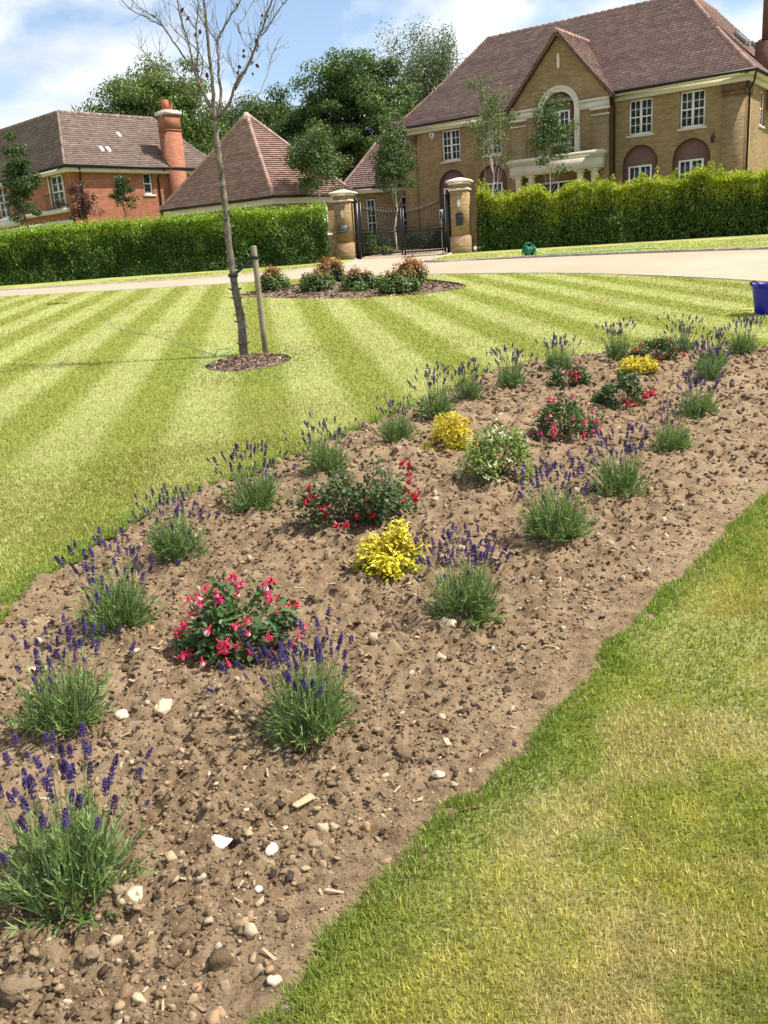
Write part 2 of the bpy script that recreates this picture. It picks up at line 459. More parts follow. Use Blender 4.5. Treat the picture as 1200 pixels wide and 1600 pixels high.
def lawn_material():
    m, t, b = newmat('mown_lawn')
    geo = N(t, 'ShaderNodeNewGeometry'); sp = N(t, 'ShaderNodeSeparateXYZ'); t.links.new(geo.outputs['Position'], sp.inputs[0])
    def math_(op, a, c):
        n = N(t, 'ShaderNodeMath', operation=op)
        for i, v in enumerate((a, c)):
            if v is None: continue
            if isinstance(v, (int, float)): n.inputs[i].default_value = v
            else: t.links.new(v, n.inputs[i])
        return n.outputs[0]
    p = math_('SUBTRACT', math_('MULTIPLY', sp.outputs[0], 0.993), math_('MULTIPLY', sp.outputs[1], -0.12))
    wob = math_('MULTIPLY', math_('SUBTRACT', noise(t, 0.4, 2), 0.5), 0.10)
    p = math_('ADD', p, wob)
    s = math_('COSINE', math_('MULTIPLY', math_('SUBTRACT', p, 0.45), 2 * math.pi / 1.02), None)
    s = math_('ADD', math_('MULTIPLY', s, 1.1), 0.5)
    cl = N(t, 'ShaderNodeClamp'); t.links.new(s, cl.inputs[0])
    stripes = mixc(t, cl.outputs[0], (0.285, 0.315, 0.062), (0.44, 0.45, 0.165))  # sheen of blades bent by mowing, painted as two base colours
    patch = ramp(t, noise(t, 0.9, 6), 0.42, 0.72)
    c = mixc(t, mixc(t, 1.0, patch, (0.45, 0.45, 0.45), 'MULTIPLY'), stripes, (0.29, 0.26, 0.075))
    fine = ramp(t, noise(t, 60, 5, rough=0.7), 0.2, 0.8, (0.62,) * 3, (1.15,) * 3)
    t.links.new(mixc(t, 1.0, c, fine, 'MULTIPLY'), b.inputs['Base Color'])
    b.inputs['Roughness'].default_value = 0.9; b.inputs['Specular IOR Level'].default_value = 0.1
    bump(t, b, noise(t, 90, 6, rough=0.8), 0.9, 0.02)
    return m
M['lawn'] = lawn_material()
INNER = np.concatenate([DL, np.array([(8.2, -13), (-41, -13), (-41, 30.5)])])
lawn_f = ~(in_bed | in_ring | in_isl | in_drv); near_f = inside(INNER, cen[:, 0], cen[:, 1])
sheet('lawn', F2[lawn_f & near_f], 0.0, M['lawn'])
M['verge'] = plain('verge_grass', (0.30, 0.31, 0.085), 0.9, 0.3, 1.2, 0.5)
sheet('verge', F2[lawn_f & ~near_f], 0.0, M['verge'])

def drive_material():
    m, t, b = newmat('bonded_gravel')
    c = mixc(t, ramp(t, noise(t, 0.35, 5), 0.3, 0.7), (0.40, 0.315, 0.220), (0.48, 0.385, 0.280))
    c = mixc(t, ramp(t, noise(t, 1.6, 7, rough=0.7), 0.55, 0.8), c, (0.33, 0.25, 0.17))
    fine = ramp(t, noise(t, 28, 8, rough=0.85), 0.28, 0.72, (0.74,) * 3, (1.10,) * 3)
    t.links.new(mixc(t, 1.0, c, fine, 'MULTIPLY'), b.inputs['Base Color'])
    b.inputs['Roughness'].default_value = 0.9; b.inputs['Specular IOR Level'].default_value = 0.15
    bump(t, b, noise(t, 120, 4), 0.4, 0.006)
    return m
M['drive'] = drive_material()
sheet('drive', F2[in_drv], -0.02, M['drive'])

M['kerb'] = plain('kerb_stone', (0.36, 0.31, 0.25), 0.9, 0.25, 5.0, 0.2)
def kerb(name, line, w=0.11, up=0.03):
    P = np.array(line); T = np.gradient(P, axis=0); T /= np.linalg.norm(T, axis=1)[:, None]
    Nn = np.stack([-T[:, 1], T[:, 0]], 1)
    A = P - Nn * w / 2; B = P + Nn * w / 2; n = len(P)
    z = gz(P[:, 0], P[:, 1])
    V = np.concatenate([np.column_stack([A, z - .08]), np.column_stack([A, z + up]), np.column_stack([B, z + up]), np.column_stack([B, z - .08])])
    F = []
    for i in range(n - 1):
        for k in range(3): F.append((k * n + i, k * n + i + 1, (k + 1) * n + i + 1, (k + 1) * n + i))
    tag(mk(name, V, F, M['kerb'], uv=True), kind='structure')
kerb('kerb_lawn_side', DL, 0.09, 0.018)
kerb('kerb_left_verge', np.concatenate([DUL, APL[1:]]), 0.10, 0.03)
kerb('kerb_right_verge', np.concatenate([APR, DUR[1:]]), 0.10, 0.045)

# the flower bed: crumbly soil, finer near the viewer
def soil_material():
    m, t, b = newmat('dry_soil')
    c = mixc(t, ramp(t, noise(t, 13, 8, rough=0.7), 0.36, 0.60), (0.170, 0.110, 0.062), (0.345, 0.243, 0.145))
    c = mixc(t, ramp(t, noise(t, 1.1, 4), 0.52, 0.75), c, (0.40, 0.290, 0.178))
    c = mixc(t, ramp(t, noise(t, 40, 6, rough=0.75), 0.56, 0.74), c, (0.44, 0.335, 0.22))
    fine = ramp(t, noise(t, 110, 6, rough=0.75), 0.28, 0.72, (0.60,) * 3, (1.2,) * 3)
    t.links.new(mixc(t, 1.0, c, fine, 'MULTIPLY'), b.inputs['Base Color'])
    b.inputs['Roughness'].default_value = 0.95; b.inputs['Specular IOR Level'].default_value = 0.1
    bump(t, b, noise(t, 75, 8, rough=0.75), 1.0, 0.012)
    return m
M['soil'] = soil_material()
rho = np.exp(np.linspace(math.log(0.85), math.log(10.6), 470)); ang = np.linspace(R(-66), R(56), 330)
Rr, Aa = np.meshgrid(rho, ang, indexing='ij')
X = Rr * np.sin(Aa); Y = Rr * np.cos(Aa)
jit = np.random.default_rng(8)
X = X + (jit.random(X.shape) - .5) * Rr * 0.004; Y = Y + (jit.random(X.shape) - .5) * Rr * 0.004
ins = inside(BED, X.ravel(), Y.ravel()).reshape(X.shape)
near = ins | (dist_poly(BED, X.ravel(), Y.ravel()).reshape(X.shape) < 0.06)
keep = near[:-1, :-1] & near[1:, :-1] & near[1:, 1:] & near[:-1, 1:]
Z = gz(X, Y) + soil_h(X.ravel(), Y.ravel()).reshape(X.shape)
idx = np.arange(X.size).reshape(X.shape)
F = np.stack([idx[:-1, :-1], idx[:-1, 1:], idx[1:, 1:], idx[1:, :-1]], -1)[keep][:, ::-1]
us, inv = np.unique(F, return_inverse=True)
V = np.column_stack([X.ravel(), Y.ravel(), Z.ravel()])[us]
bed = mk('flower_bed', V, inv.reshape(-1, 4), M['soil'], smooth=True)
tag(bed, kind='structure')

# mulched ground round the young tree and the shrub island
def mulch_material():
    m, t, b = newmat('bark_mulch')
    c = mixc(t, ramp(t, noise(t, 18, 6), 0.35, 0.65), (0.075, 0.048, 0.032), (0.22, 0.145, 0.095))
    c = mixc(t, ramp(t, noise(t, 32, 4), 0.6, 0.7), c, (0.36, 0.27, 0.18))
    t.links.new(c, b.inputs['Base Color']); b.inputs['Roughness'].default_value = 0.95
    bump(t, b, noise(t, 30, 6), 1.0, 0.03)
    return m
M['mulch'] = mulch_material()
M['chip'] = attr_mat('bark_chips', 0.9, 0.1, 0.3, 20)
def mulch(name, poly, height, nch, seed, size):
    rg = np.random.default_rng(seed)
    lo, hi = poly.min(0), poly.max(0); c = poly.mean(0)
    n = 44
    gx, gy = np.meshgrid(np.linspace(lo[0] - .1, hi[0] + .1, n), np.linspace(lo[1] - .1, hi[1] + .1, n), indexing='ij')
    def hh(x, y):
        d = dist_poly(poly, x, y) * np.where(inside(poly, x, y), 1, -1)
        s = np.clip(d / (0.4 * min(hi - lo)), -0.2, 1)
        return -0.03 + height * s * (2 - s) + 0.06 * height * 4 * (fbm(x * 9, y * 9, 3, seed) - .5)
    dd = dist_poly(poly, gx.ravel(), gy.ravel()); ii = inside(poly, gx.ravel(), gy.ravel()) | (dd < 0.08)
    ii = ii.reshape(n, n); kp = ii[:-1, :-1] & ii[1:, :-1] & ii[1:, 1:] & ii[:-1, 1:]
    z = gz(gx, gy) + hh(gx.ravel(), gy.ravel()).reshape(n, n)
    id_ = np.arange(n * n).reshape(n, n)
    Fq = np.stack([id_[:-1, :-1], id_[1:, :-1], id_[1:, 1:], id_[:-1, 1:]], -1)[kp]
    us_, iv = np.unique(Fq, return_inverse=True)
    root = mk(name, np.column_stack([gx.ravel(), gy.ravel(), z.ravel()])[us_], iv.reshape(-1, 4), M['mulch'], smooth=True)
    tag(root, kind='structure')
    px = rg.uniform(lo[0], hi[0], nch * 2); py = rg.uniform(lo[1], hi[1], nch * 2)
    k = inside(poly, px, py); px, py = px[k][:nch], py[k][:nch]
    pz = gz(px, py) + hh(px, py) + size * 0.2
    Vc, Fc, Cc = chips(np.column_stack([px, py, pz]), size, rg)
    tag(mk('bark_chips', Vc, Fc, M['chip'], root, col=Cc), kind='stuff')
    return root
def chips(P, size, rg, pal=None):
    """small flat flakes lying at all angles"""
    n = len(P)
    L = size * rg.uniform(0.5, 1.6, n); Wd = L * rg.uniform(0.25, 0.8, n); T = L * rg.uniform(0.08, 0.25, n)
    yaw = rg.uniform(0, 6.28, n); tilt = rg.normal(0, 0.45, n)
    ax = np.stack([np.cos(yaw) * np.cos(tilt), np.sin(yaw) * np.cos(tilt), np.sin(tilt)], 1)
    ay = np.stack([-np.sin(yaw), np.cos(yaw), rg.normal(0, 0.3, n)], 1); ay /= np.linalg.norm(ay, axis=1)[:, None]
    az = np.cross(ax, ay)
    base = np.array([(-1, -1, -1), (1, -.7, -1), (1, 1, -1), (-.8, 1, -1), (-.9, -.9, 1), (.9, -.8, 1), (.8, .9, 1), (-.9, .8, 1)]) * .5
    V = P[:, None, :] + base[None, :, 0:1] * (L[:, None, None] * ax[:, None, :]) + base[None, :, 1:2] * (Wd[:, None, None] * ay[:, None, :]) + base[None, :, 2:3] * (T[:, None, None] * az[:, None, :])
    f6 = np.array([(0, 3, 2, 1), (4, 5, 6, 7), (0, 1, 5, 4), (1, 2, 6, 5), (2, 3, 7, 6), (3, 0, 4, 7)])
    F = (np.arange(n)[:, None, None] * 8 + f6[None]).reshape(-1, 4)
    if pal is None: pal = [(0.06, 0.04, 0.028), (0.12, 0.075, 0.05), (0.20, 0.13, 0.085), (0.42, 0.31, 0.2), (0.10, 0.06, 0.04)]
    C = np.repeat(np.array(pal)[rg.integers(0, len(pal), n)] * rg.uniform(.7, 1.25, (n, 1)), 8, axis=0)
    return V.reshape(-1, 3), F, C
mulch('tree_mulch_ring', RING, 0.07, 900, 21, 0.028)
mulch('shrub_island_mulch', ISLAND, 0.09, 1500, 22, 0.065)

# ------------------------------------------------------------------ building kit
TILE_DARK = 1.50 * np.array([(0.210, 0.140, 0.120), (0.240, 0.160, 0.138), (0.224, 0.150, 0.130), (0.270, 0.178, 0.148), (0.198, 0.134, 0.118)])
TILE_GREY = 1.22 * np.array([(0.175, 0.128, 0.105), (0.200, 0.148, 0.122), (0.160, 0.118, 0.100), (0.215, 0.158, 0.128)])
TILE_ROSE = 1.32 * np.array([(0.290, 0.180, 0.150), (0.320, 0.200, 0.165), (0.265, 0.160, 0.135), (0.350, 0.225, 0.180)])

def roof_plane(E0, E1, R0, R1, pal, parent, sag=0.10, gauge=0.17, tw=0.22, seed=1, name='tile_slope'):
    """one roof slope laid in courses of plain tiles, each with its own lip and colour"""
    rg = np.random.default_rng(seed)
    E0, E1, R0, R1 = (np.array(p, float) for p in (E0, E1, R0, R1))
    nrm = np.cross(E1 - E0, R0 - E0 + R1 - E1); nrm /= np.linalg.norm(nrm)
    if nrm[2] < 0: nrm = -nrm
    n = int(np.linalg.norm((R0 + R1 - E0 - E1) / 2) / gauge)
    Vs, Fs, Cs = [], [], []; cnt = 0
    def pt(v, side):
        p = (E0 + (R0 - E0) * v) if side == 0 else (E1 + (R1 - E1) * v)
        p = p.copy(); p[2] -= sag * math.sin(math.pi * min(max(v, 0), 1)) * (1.15 - 0.5 * v); return p
    for i in range(n):
        v0, v1 = i / n, min((i + 1.15) / n, 1.0)
        a, b, c, d = pt(v0, 0), pt(v0, 1), pt(v1, 0), pt(v1, 1)
        L = np.linalg.norm(b - a); k = max(1, int(L / tw))
        e = (np.arange(k + 1) + (0.5 * (i % 2)) * (np.arange(k + 1) % (k + 1) > 0) * (np.arange(k + 1) < k)) / k
        e = np.clip(e, 0, 1)
        s0, s1 = e[:-1, None], e[1:, None]
        lift = (0.062 + 0.012 * rg.random(k))[:, None] * nrm
        A = a + (b - a) * s0 + lift; B = a + (b - a) * s1 + lift
        Cc = c + (d - c) * s1 + nrm * 0.004; D = c + (d - c) * s0 + nrm * 0.004
        A2 = a + (b - a) * s0 - nrm * 0.01; B2 = a + (b - a) * s1 - nrm * 0.01
        Vs.append(np.stack([A, B, Cc, D, A2, B2], 1).reshape(-1, 3))
        base = cnt + np.arange(k)[:, None] * 6
        Fs.append(np.concatenate([base + np.array([0, 1, 2, 3]), base + np.array([4, 5, 1, 0])])); cnt += 6 * k
        col = pal[rg.integers(0, len(pal), k)] * rg.uniform(0.91, 1.09, (k, 1)) * rg.uniform(0.90, 1.10)
        Cs.append(np.repeat(col, 6, axis=0))
    o = mk(name, np.concatenate(Vs), np.concatenate(Fs), M['tile'], parent, col=np.concatenate(Cs))
    o['kind'] = 'stuff'
    return o

def ridge_tiles(P0, P1, parent, sag=0.0, r_=0.085, step=0.13, pal=TILE_ROSE, name='hip_tiles', seed=3):
    rg = np.random.default_rng(seed)
    P0, P1 = np.array(P0, float), np.array(P1, float)
    n = max(2, int(np.linalg.norm(P1 - P0) / step))
    g = G(); C = []
    def pt(v):
        p = P0 + (P1 - P0) * v; p = p.copy(); p[2] -= sag * math.sin(math.pi * min(v, 1)) * (1.15 - 0.5 * v) - 0.01; return p
    for i in range(n):
        c = pal[rg.integers(0, len(pal))] * rg.uniform(0.85, 1.2)
        m = len(g.v)
        g.tube([pt(i / n), pt(min((i + 1.25) / n, 1.0))], [r_ * 1.12, r_ * 0.85], 8)
        C += [c] * (len(g.v) - m)
    o = mk(name, g.v, g.f, M['tile'], parent, col=np.array(C)); o['kind'] = 'stuff'
    return o

def xf(g, o, U, Nn):
    """(u, d, v) wall coordinates: along the wall, outwards, up"""
    o, U, Nn = np.array(o, float), np.array(U, float), np.array(Nn, float)
    g.v = [tuple(o + U * p[0] + Nn * p[1] + np.array([0, 0, p[2]])) for p in g.v]
    return g

def window(parent, o, U, Nn, w, h, cols=2, rows=4, pair=True, sill=True, mat='white', set_back=0.04, name='window'):
    """sash window: frame and glazing bars, glass panes behind them, sill below"""
    g = G(); B = 0.07; d0, d1 = -0.05 - set_back, 0.035 - set_back
    g.box(0, B, d0, d1, 0, h); g.box(w - B, w, d0, d1, 0, h); g.box(B, w - B, d0, d1, 0, B * 1.2); g.box(B, w - B, d0, d1, h - B, h)
    halves = [(B, w / 2 - 0.05), (w / 2 + 0.05, w - B)] if pair else [(B, w - B)]
    if pair: g.box(w / 2 - 0.05, w / 2 + 0.05, d0, d1, B, h - B)
    z0, z1 = B * 1.2, h - B; zm = (z0 + z1) / 2
    for (a, b) in halves:
        g.box(a, b, d0 + .01, d1 - .012, zm - 0.03, zm + 0.03)
        for k in range(1, cols):
            x = a + (b - a) * k / cols; g.box(x - .012, x + .012, d0 + .02, d1 - .02, z0, zm - .03); g.box(x - .012, x + .012, d0 + .02, d1 - .02, zm + .03, z1)
        for k in range(1, rows):
            if abs(k / rows - .5) < 1e-6: continue
            z = z0 + (z1 - z0) * k / rows; g.box(a, b, d0 + .024, d1 - .024, z - .012, z + .012)
    win = xf(g, o, U, Nn).build(name, M[mat], parent)
    for (a, b) in halves:
        for (q0, q1) in ((z0, zm - .03), (zm + .03, z1)):
            p = G(); p.box(a, b, d0 + .03, d0 + .036, q0, q1); xf(p, o, U, Nn).build('pane', M['glass'], win)
    if sill:
        s = G(); s.box(-0.10, w + 0.10, -0.04, 0.11, -0.085, -0.003); xf(s, o, U, Nn).build('sill', M['stone'], win)
    return win

def wall_sheet(name, outline, holes, o, U, Nn, depth, mat, parent):
    """a wall face with real openings and their reveals"""
    V, F = cdt([np.array(outline)] + [np.array(h) for h in holes])
    c = V[F].mean(1); k = inside(np.array(outline), c[:, 0], c[:, 1])
    for h in holes: k &= ~inside(np.array(h), c[:, 0], c[:, 1])
    g = G(); g.add([(a, 0, b) for a, b in V], [tuple(int(i) for i in q) for q in F[k]])
    for h in holes:
        n = len(h)
        for i in range(n):
            a, b = h[i], h[(i + 1) % n]
            g.quad((a[0], 0, a[1]), (b[0], 0, b[1]), (b[0], -depth, b[1]), (a[0], -depth, a[1]))
    return xf(g, o, U, Nn).build(name, M[mat], parent)

def arch(cx, hw, z0, zc, n=16):
    return [(cx - hw, z0)] + [(cx + hw, z0)] + [(cx + hw * math.cos(t), zc + hw * math.sin(t)) for t in np.linspace(0, math.pi, n)]
def rect(x0, x1, z0, z1): return [(x0, z0), (x1, z0), (x1, z1), (x0, z1)]
X_, NX, Y_, NY = (1, 0, 0), (-1, 0, 0), (0, 1, 0), (0, -1, 0)

def downpipe(parent, pts, r_=0.045):
    return G().tube(pts, r_, 8).build('downpipe', M['gutter'], parent, smooth=True)

# ------------------------------------------------------------------ the buff brick house
H = empty('brick_house', (2.27, 47.7, 1.5), R(-36.3), 'large buff brick house with a tiled hipped roof, gabled centre bay and pillared porch', 'house')
WX = [2.72, 4.95, 12.12, 14.30]
holes = [rect(c - .52, c + .52, 4.33, 5.76) for c in WX] + [arch(c, .78, .5, 3.15) for c in WX]
wall_sheet('front_wall', rect(0, 16.39, -.6, 6.05), holes, (0, 0, 0), X_, NY, 0.13, 'buff_brick', H)
g = G(); g.box(0.02, 16.3, 0.22, 13.4, -.6, 6.0)
g.build('inner_wall', M['brown_brick'], H)
for c in WX:
    p = G(); p.box(c - .78, c + .78, 0.10, 0.131, .5, 3.95); p.build('arch_panel', M['render_brown'], H)
    window(H, (c - .51, 0.06, 4.34), X_, NY, 1.02, 1.41)
    window(H, (c - .51, 0.0, 1.05), X_, NY, 1.02, 2.05)
# right-hand side wall and the back
wall_sheet('side_wall', rect(0, 13.5, -.6, 6.05), [rect(2.4, 3.15, 4.3, 5.7)], (16.39, 0, 0), Y_, X_, 0.1, 'buff_brick', H)
window(H, (16.33, 2.41, 4.31), Y_, X_, 0.73, 1.38, pair=False)
g = G(); g.quad((0, 0, -.6), (0, 13.5, -.6), (0, 13.5, 6.05), (0, 0, 6.05)); g.quad((0, 13.5, -.6), (16.39, 13.5, -.6), (16.39, 13.5, 6.05), (0, 13.5, 6.05))
g.build('rear_wall', M['buff_brick'], H)
# corner pilasters with stepped capitals
for (a, b) in ((-0.03, 0.72), (15.52, 16.45)):
    p = G(); p.box(a, b, -0.07, 0.0, -.6, 5.32)
    pl = p.build('pilaster', M['buff_brick'], H)
    q = G(); q.box(a - .03, b + .03, -0.10, 0.0, 5.32, 5.50); q.box(a - .06, b + .06, -0.14, 0.0, 5.50, 5.765); q.build('capital', M['brown_brick'], pl)
p = G(); p.box(16.395, 16.455, -0.07, 0.62, -.6, 5.32); p.build('pilaster', M['buff_brick'], H)
p = G(); p.box(16.395, 16.51, -0.14, 0.66, 5.32, 5.765); p.build('capital', M['brown_brick'], H)
# cornice under the eaves
for (a, b) in ((-0.15, 6.2), (10.9, 16.55)):
    G().box(a, b, -0.16, -0.002, 5.77, 5.972).box(a - .02, b + .02, -0.40, -0.0, 5.971, 6.06).build('cornice', M['cream'], H)
G().box(16.395, 16.56, 0.0, 13.5, 5.77, 5.976).box(16.4, 16.80, -0.40, 13.9, 5.974, 6.058).build('cornice', M['cream'], H)
for pq_ in ([(-0.45, -0.45, 6.10), (6.05, -0.45, 6.10)], [(11.05, -0.45, 6.10), (16.85, -0.45, 6.10)], [(16.85, -0.45, 6.10), (16.85, 13.9, 6.10)]):
    G().tube(pq_, 0.065, 8).build('gutter', M['gutter'], H)
downpipe(H, [(10.99, -0.43, 6.05), (10.99, -0.30, 5.85), (10.99, -0.06, 5.6), (10.99, -0.06, -.5)])
downpipe(H, [(6.10, -0.43, 6.05), (6.10, -0.30, 5.85), (6.10, -0.06, 5.6), (6.10, -0.06, -.5)])
downpipe(H, [(16.85, -0.40, 6.05), (16.72, -0.15, 5.72), (16.52, 0.05, 5.45), (16.52, 0.05, -.5)])
# main roof
rf = empty('roof', (0, 0, 0)); rf.parent = H
e = [(-.4, -.4, 6.10), (16.8, -.4, 6.10), (16.8, 13.9, 6.10), (-.4, 13.9, 6.10)]
k = [(2.5, 4.5, 10.37), (12.6, 4.5, 10.37), (12.6, 9.0, 10.37), (2.5, 9.0, 10.37)]
roof_plane(e[0], e[1], k[0], k[1], TILE_DARK, rf, seed=1)
roof_plane(e[1], e[2], k[1], k[2], TILE_DARK, rf, seed=2)
roof_plane(e[3], e[0], k[3], k[0], TILE_DARK, rf, seed=3, tw=.4, gauge=.2)
g = G(); g.quad(e[2], e[3], k[3], k[2]); g.quad(*[(p[0], p[1], 10.33) for p in k]); g.build('roof_back', M['lead'], rf)
ridge_tiles(e[1], k[1], rf, 0.10, 0.10, 0.125, TILE_ROSE * 1.05, seed=5)
ridge_tiles(e[0], k[0], rf, 0.10, 0.085, 0.125, TILE_ROSE, seed=6)
ridge_tiles(k[0], k[1], rf, 0, 0.10, 0.33, TILE_DARK * 1.15, 'ridge_tiles', 7)
ridge_tiles(k[1], k[2], rf, 0, 0.10, 0.33, TILE_ROSE, 'ridge_tiles', 8)
for (yy, v) in ((5.6, .52), (6.15, .52), (8.6, .52), (9.15, .52)):
    p = np.array(e[1]) * 0 + np.array([16.8 - 4.2 * v, yy, 6.10 + 4.27 * v - .06])
    q = G(); q.add([(p[0] + .25, yy - .2, p[2] - .17), (p[0] + .25, yy + .2, p[2] - .17), (p[0] - .25, yy + .2, p[2] + .33), (p[0] - .25, yy - .2, p[2] + .33),
                    (p[0] + .33, yy - .2, p[2] - .03), (p[0] + .33, yy + .2, p[2] - .03), (p[0] - .17, yy + .2, p[2] + .47), (p[0] - .17, yy - .2, p[2] + .47)],
                   [(4, 5, 6, 7), (0, 1, 5, 4), (1, 2, 6, 5), (2, 3, 7, 6), (3, 0, 4, 7)]); q.build('roof_vent', M['lead'], rf)
# centre bay with its gable
BX0, BX1, BC = 6.25, 10.85, 8.57
bay = empty('gabled_bay', (0, 0, 0)); bay.parent = H
gab = [(BX0, -.6), (BX1, -.6), (BX1, 6.1), (BC, 8.78), (BX0, 6.1)]
wall_sheet('bay_wall', gab, [arch(BC, .75, 3.8, 5.76, 22)], (0, -.4, 0), X_, NY, 0.14, 'buff_brick', bay)
for bx_ in (BX0, BX1): G().quad((bx_, -.4, -.6), (bx_, .05, -.6), (bx_, .05, 6.1), (bx_, -.4, 6.1)).build('bay_return', M['brown_brick'], bay)
g = G(); g.box(BC - .76, BC + .76, -.27, -.24, 3.8, 6.55); g.build('arch_panel', M['render_brown'], bay)
window(bay, (BC - .5, -.37, 4.36), X_, NY, 1.0, 1.38)
def arch_band(ri, ro, cx, zc, z0, d, n=22):
    g = G(); pi_ = [(cx - ri, z0)] + [(cx + ri * math.cos(t), zc + ri * math.sin(t)) for t in np.linspace(math.pi, 0, n)] + [(cx + ri, z0)]
    po = [(cx - ro, z0)] + [(cx + ro * math.cos(t), zc + ro * math.sin(t)) for t in np.linspace(math.pi, 0, n)] + [(cx + ro, z0)]
    for i in range(len(pi_) - 1):
        a, b, c, e2 = pi_[i], pi_[i + 1], po[i + 1], po[i]
        g.quad((a[0], d, a[1]), (b[0], d, b[1]), (c[0], d, c[1]), (e2[0], d, e2[1]))
        g.quad((a[0], d, a[1]), (b[0], d, b[1]), (b[0], -.05, b[1]), (a[0], -.05, a[1]))
        g.quad((e2[0], d, e2[1]), (c[0], d, c[1]), (c[0], 0, c[1]), (e2[0], 0, e2[1]))
    return g
xf(arch_band(.752, 1.0, BC, 5.76, 3.86, 0.07), (0, -.4, 0), X_, NY).build('arch_surround', M['stone'], bay)
xf(arch_band(.90, .96, BC, 5.76, 3.86, 0.10), (0, -.4, 0), X_, NY).build('arch_moulding', M['stone'], bay)
for (a, b, sgn) in ((BX0 - .06, BC - 1.003, 1), (BC + 1.003, BX1 + .06, 1)):
    q = G(); q.box(a, b, -.46, -.402, 5.62, 5.90); q.box(a - .02, b, -.50, -.402, 5.902, 6.0); q.build('entablature', M['stone'], bay)
for (a, b) in ((BX0 - .04, BX0 + .72), (BX1 - .72, BX1 + .04)):
    q = G(); q.box(a, b, -.44, -.402, -.6, 5.30); pl = q.build('pilaster', M['buff_brick'], bay)
    q = G(); q.box(a - .02, b + .02, -.47, -.402, 5.302, 5.36); q.build('necking', M['stone'], pl)
    q = G(); q.box(a - .06, b + .06, -.55, -.402, 5.52, 5.615); q.build('cap_block', M['stone'], pl)
q = G(); sl = [(BC, 8.08), (BC + .06, 7.98), (BC + .06, 7.52), (BC, 7.42), (BC - .06, 7.52), (BC - .06, 7.98)]
q.poly([(a, -.43, b) for a, b in sl])
for i in range(6): q.quad((sl[i][0], -.43, sl[i][1]), (sl[(i + 1) % 6][0], -.43, sl[(i + 1) % 6][1]), (sl[(i + 1) % 6][0], -.4, sl[(i + 1) % 6][1]), (sl[i][0], -.4, sl[i][1]))
q.build('gable_plaque', M['stone'], bay)
roof_plane((BX1 + .28, -.62, 6.02), (BX1 + .28, 0.3, 6.02), (BC, -.62, 8.90), (BC, 3.2, 8.90), TILE_DARK, bay, seed=11, sag=.04)
roof_plane((BX0 - .28, 0.3, 6.02), (BX0 - .28, -.62, 6.02), (BC, 3.2, 8.90), (BC, -.62, 8.90), TILE_DARK, bay, seed=12, sag=.04)
ridge_tiles((BC, -.64, 8.93), (BC, 3.2, 8.93), bay, 0, .10, .33, TILE_ROSE, 'ridge_tiles', 9)
for s_ in (1, -1):
    xe = BC + s_ * (BX1 - BC + .28)
    q = G(); q.add([(xe, -.60, 5.90), (xe, -.60, 6.03), (BC, -.60, 8.91), (BC, -.60, 8.74), (xe, -.40, 5.90), (xe, -.40, 6.03), (BC, -.40, 8.91), (BC, -.40, 8.74)],
                   [(0, 1, 2, 3), (4, 5, 6, 7), (0, 4, 7, 3)]); q.build('verge_board', M['brown_brick'], bay)
# porch
po = empty('porch', (0, 0, 0)); po.parent = H
q = G(); q.box(6.45, 10.75, -1.12, -.45, 3.15, 3.62); q.box(6.40, 10.80, -1.17, -.45, 3.622, 3.70); q.box(6.33, 10.87, -1.24, -.45, 3.702, 3.86); q.build('entablature', M['stone'], po)
q = G(); q.box(6.45, 10.75, -1.12, -.45, 3.862, 3.885); q.build('lead_roof', M['lead'], po)
for cx in (6.78, 7.42, 9.78, 10.42):
    q = G(); q.lathe([(.21, .0), (.21, .12), (.175, .16), (.172, .6), (.165, 1.6), (.145, 2.88), (.16, 2.90), (.16, 2.94), (.148, 2.96), (.148, 3.02), (.20, 3.07)], 18, (cx, -.88, 0)); q.box(cx - .215, cx + .215, -.88 - .215, -.88 + .215, 3.07, 3.148)
    q.build('column', M['stone'], po)
q = G(); q.box(6.4, 10.8, -1.3, -.45, -.6, 0.0); q.build('porch_step', M['stone'], po)
dr = window(po, (BC - 1.05, -.452, 0.05), X_, NY, 2.1, 2.75, cols=1, rows=3, sill=False, set_back=-0.06, name='door')
# alarm box, wall lamp
q = G(); q.add([(1.57, -.002, 5.74), (1.81, -.002, 5.74), (1.83, -.002, 5.6), (1.69, -.002, 5.42), (1.55, -.002, 5.6), (1.57, -.07, 5.74), (1.81, -.07, 5.74), (1.83, -.07, 5.6), (1.69, -.07, 5.42), (1.55, -.07, 5.6)],
               [(5, 6, 7, 8, 9), (0, 1, 6, 5), (1, 2, 7, 6), (2, 3, 8, 7), (3, 4, 9, 8), (4, 0, 5, 9)]); al = q.build('alarm_box', M['white'], H)
q = G(); q.lathe([(.055, 0), (.055, .006)], 12); q.cap(12); q.v = [(1.69 + x, -.072 - z, 5.61 + y) for x, y, z in q.v]; q.build('alarm_badge', plain('alarm_badge_blue', (0.10, 0.11, 0.22)), al)
q = G(); q.lathe([(.02, -.16), (.07, -.12), (.09, .08), (.03, .14), (.0, .2)], 8, (15.20, -.18, 3.78)); q.tube([(15.20, -.005, 3.95), (15.20, -.10, 4.02), (15.20, -.18, 3.95)], .015, 6); q.build('wall_lamp', M['black'], H)
# side chimney
ch = G(); ch.box(15.85, 16.95, 3.3, 4.7, 5.0, 7.7); ch.box(16.05, 16.75, 3.5, 4.5, 7.7, 12.2); ch.box(15.97, 16.83, 3.42, 4.58, 9.55, 9.72); ch.build('chimney', M['brown_brick'], H)

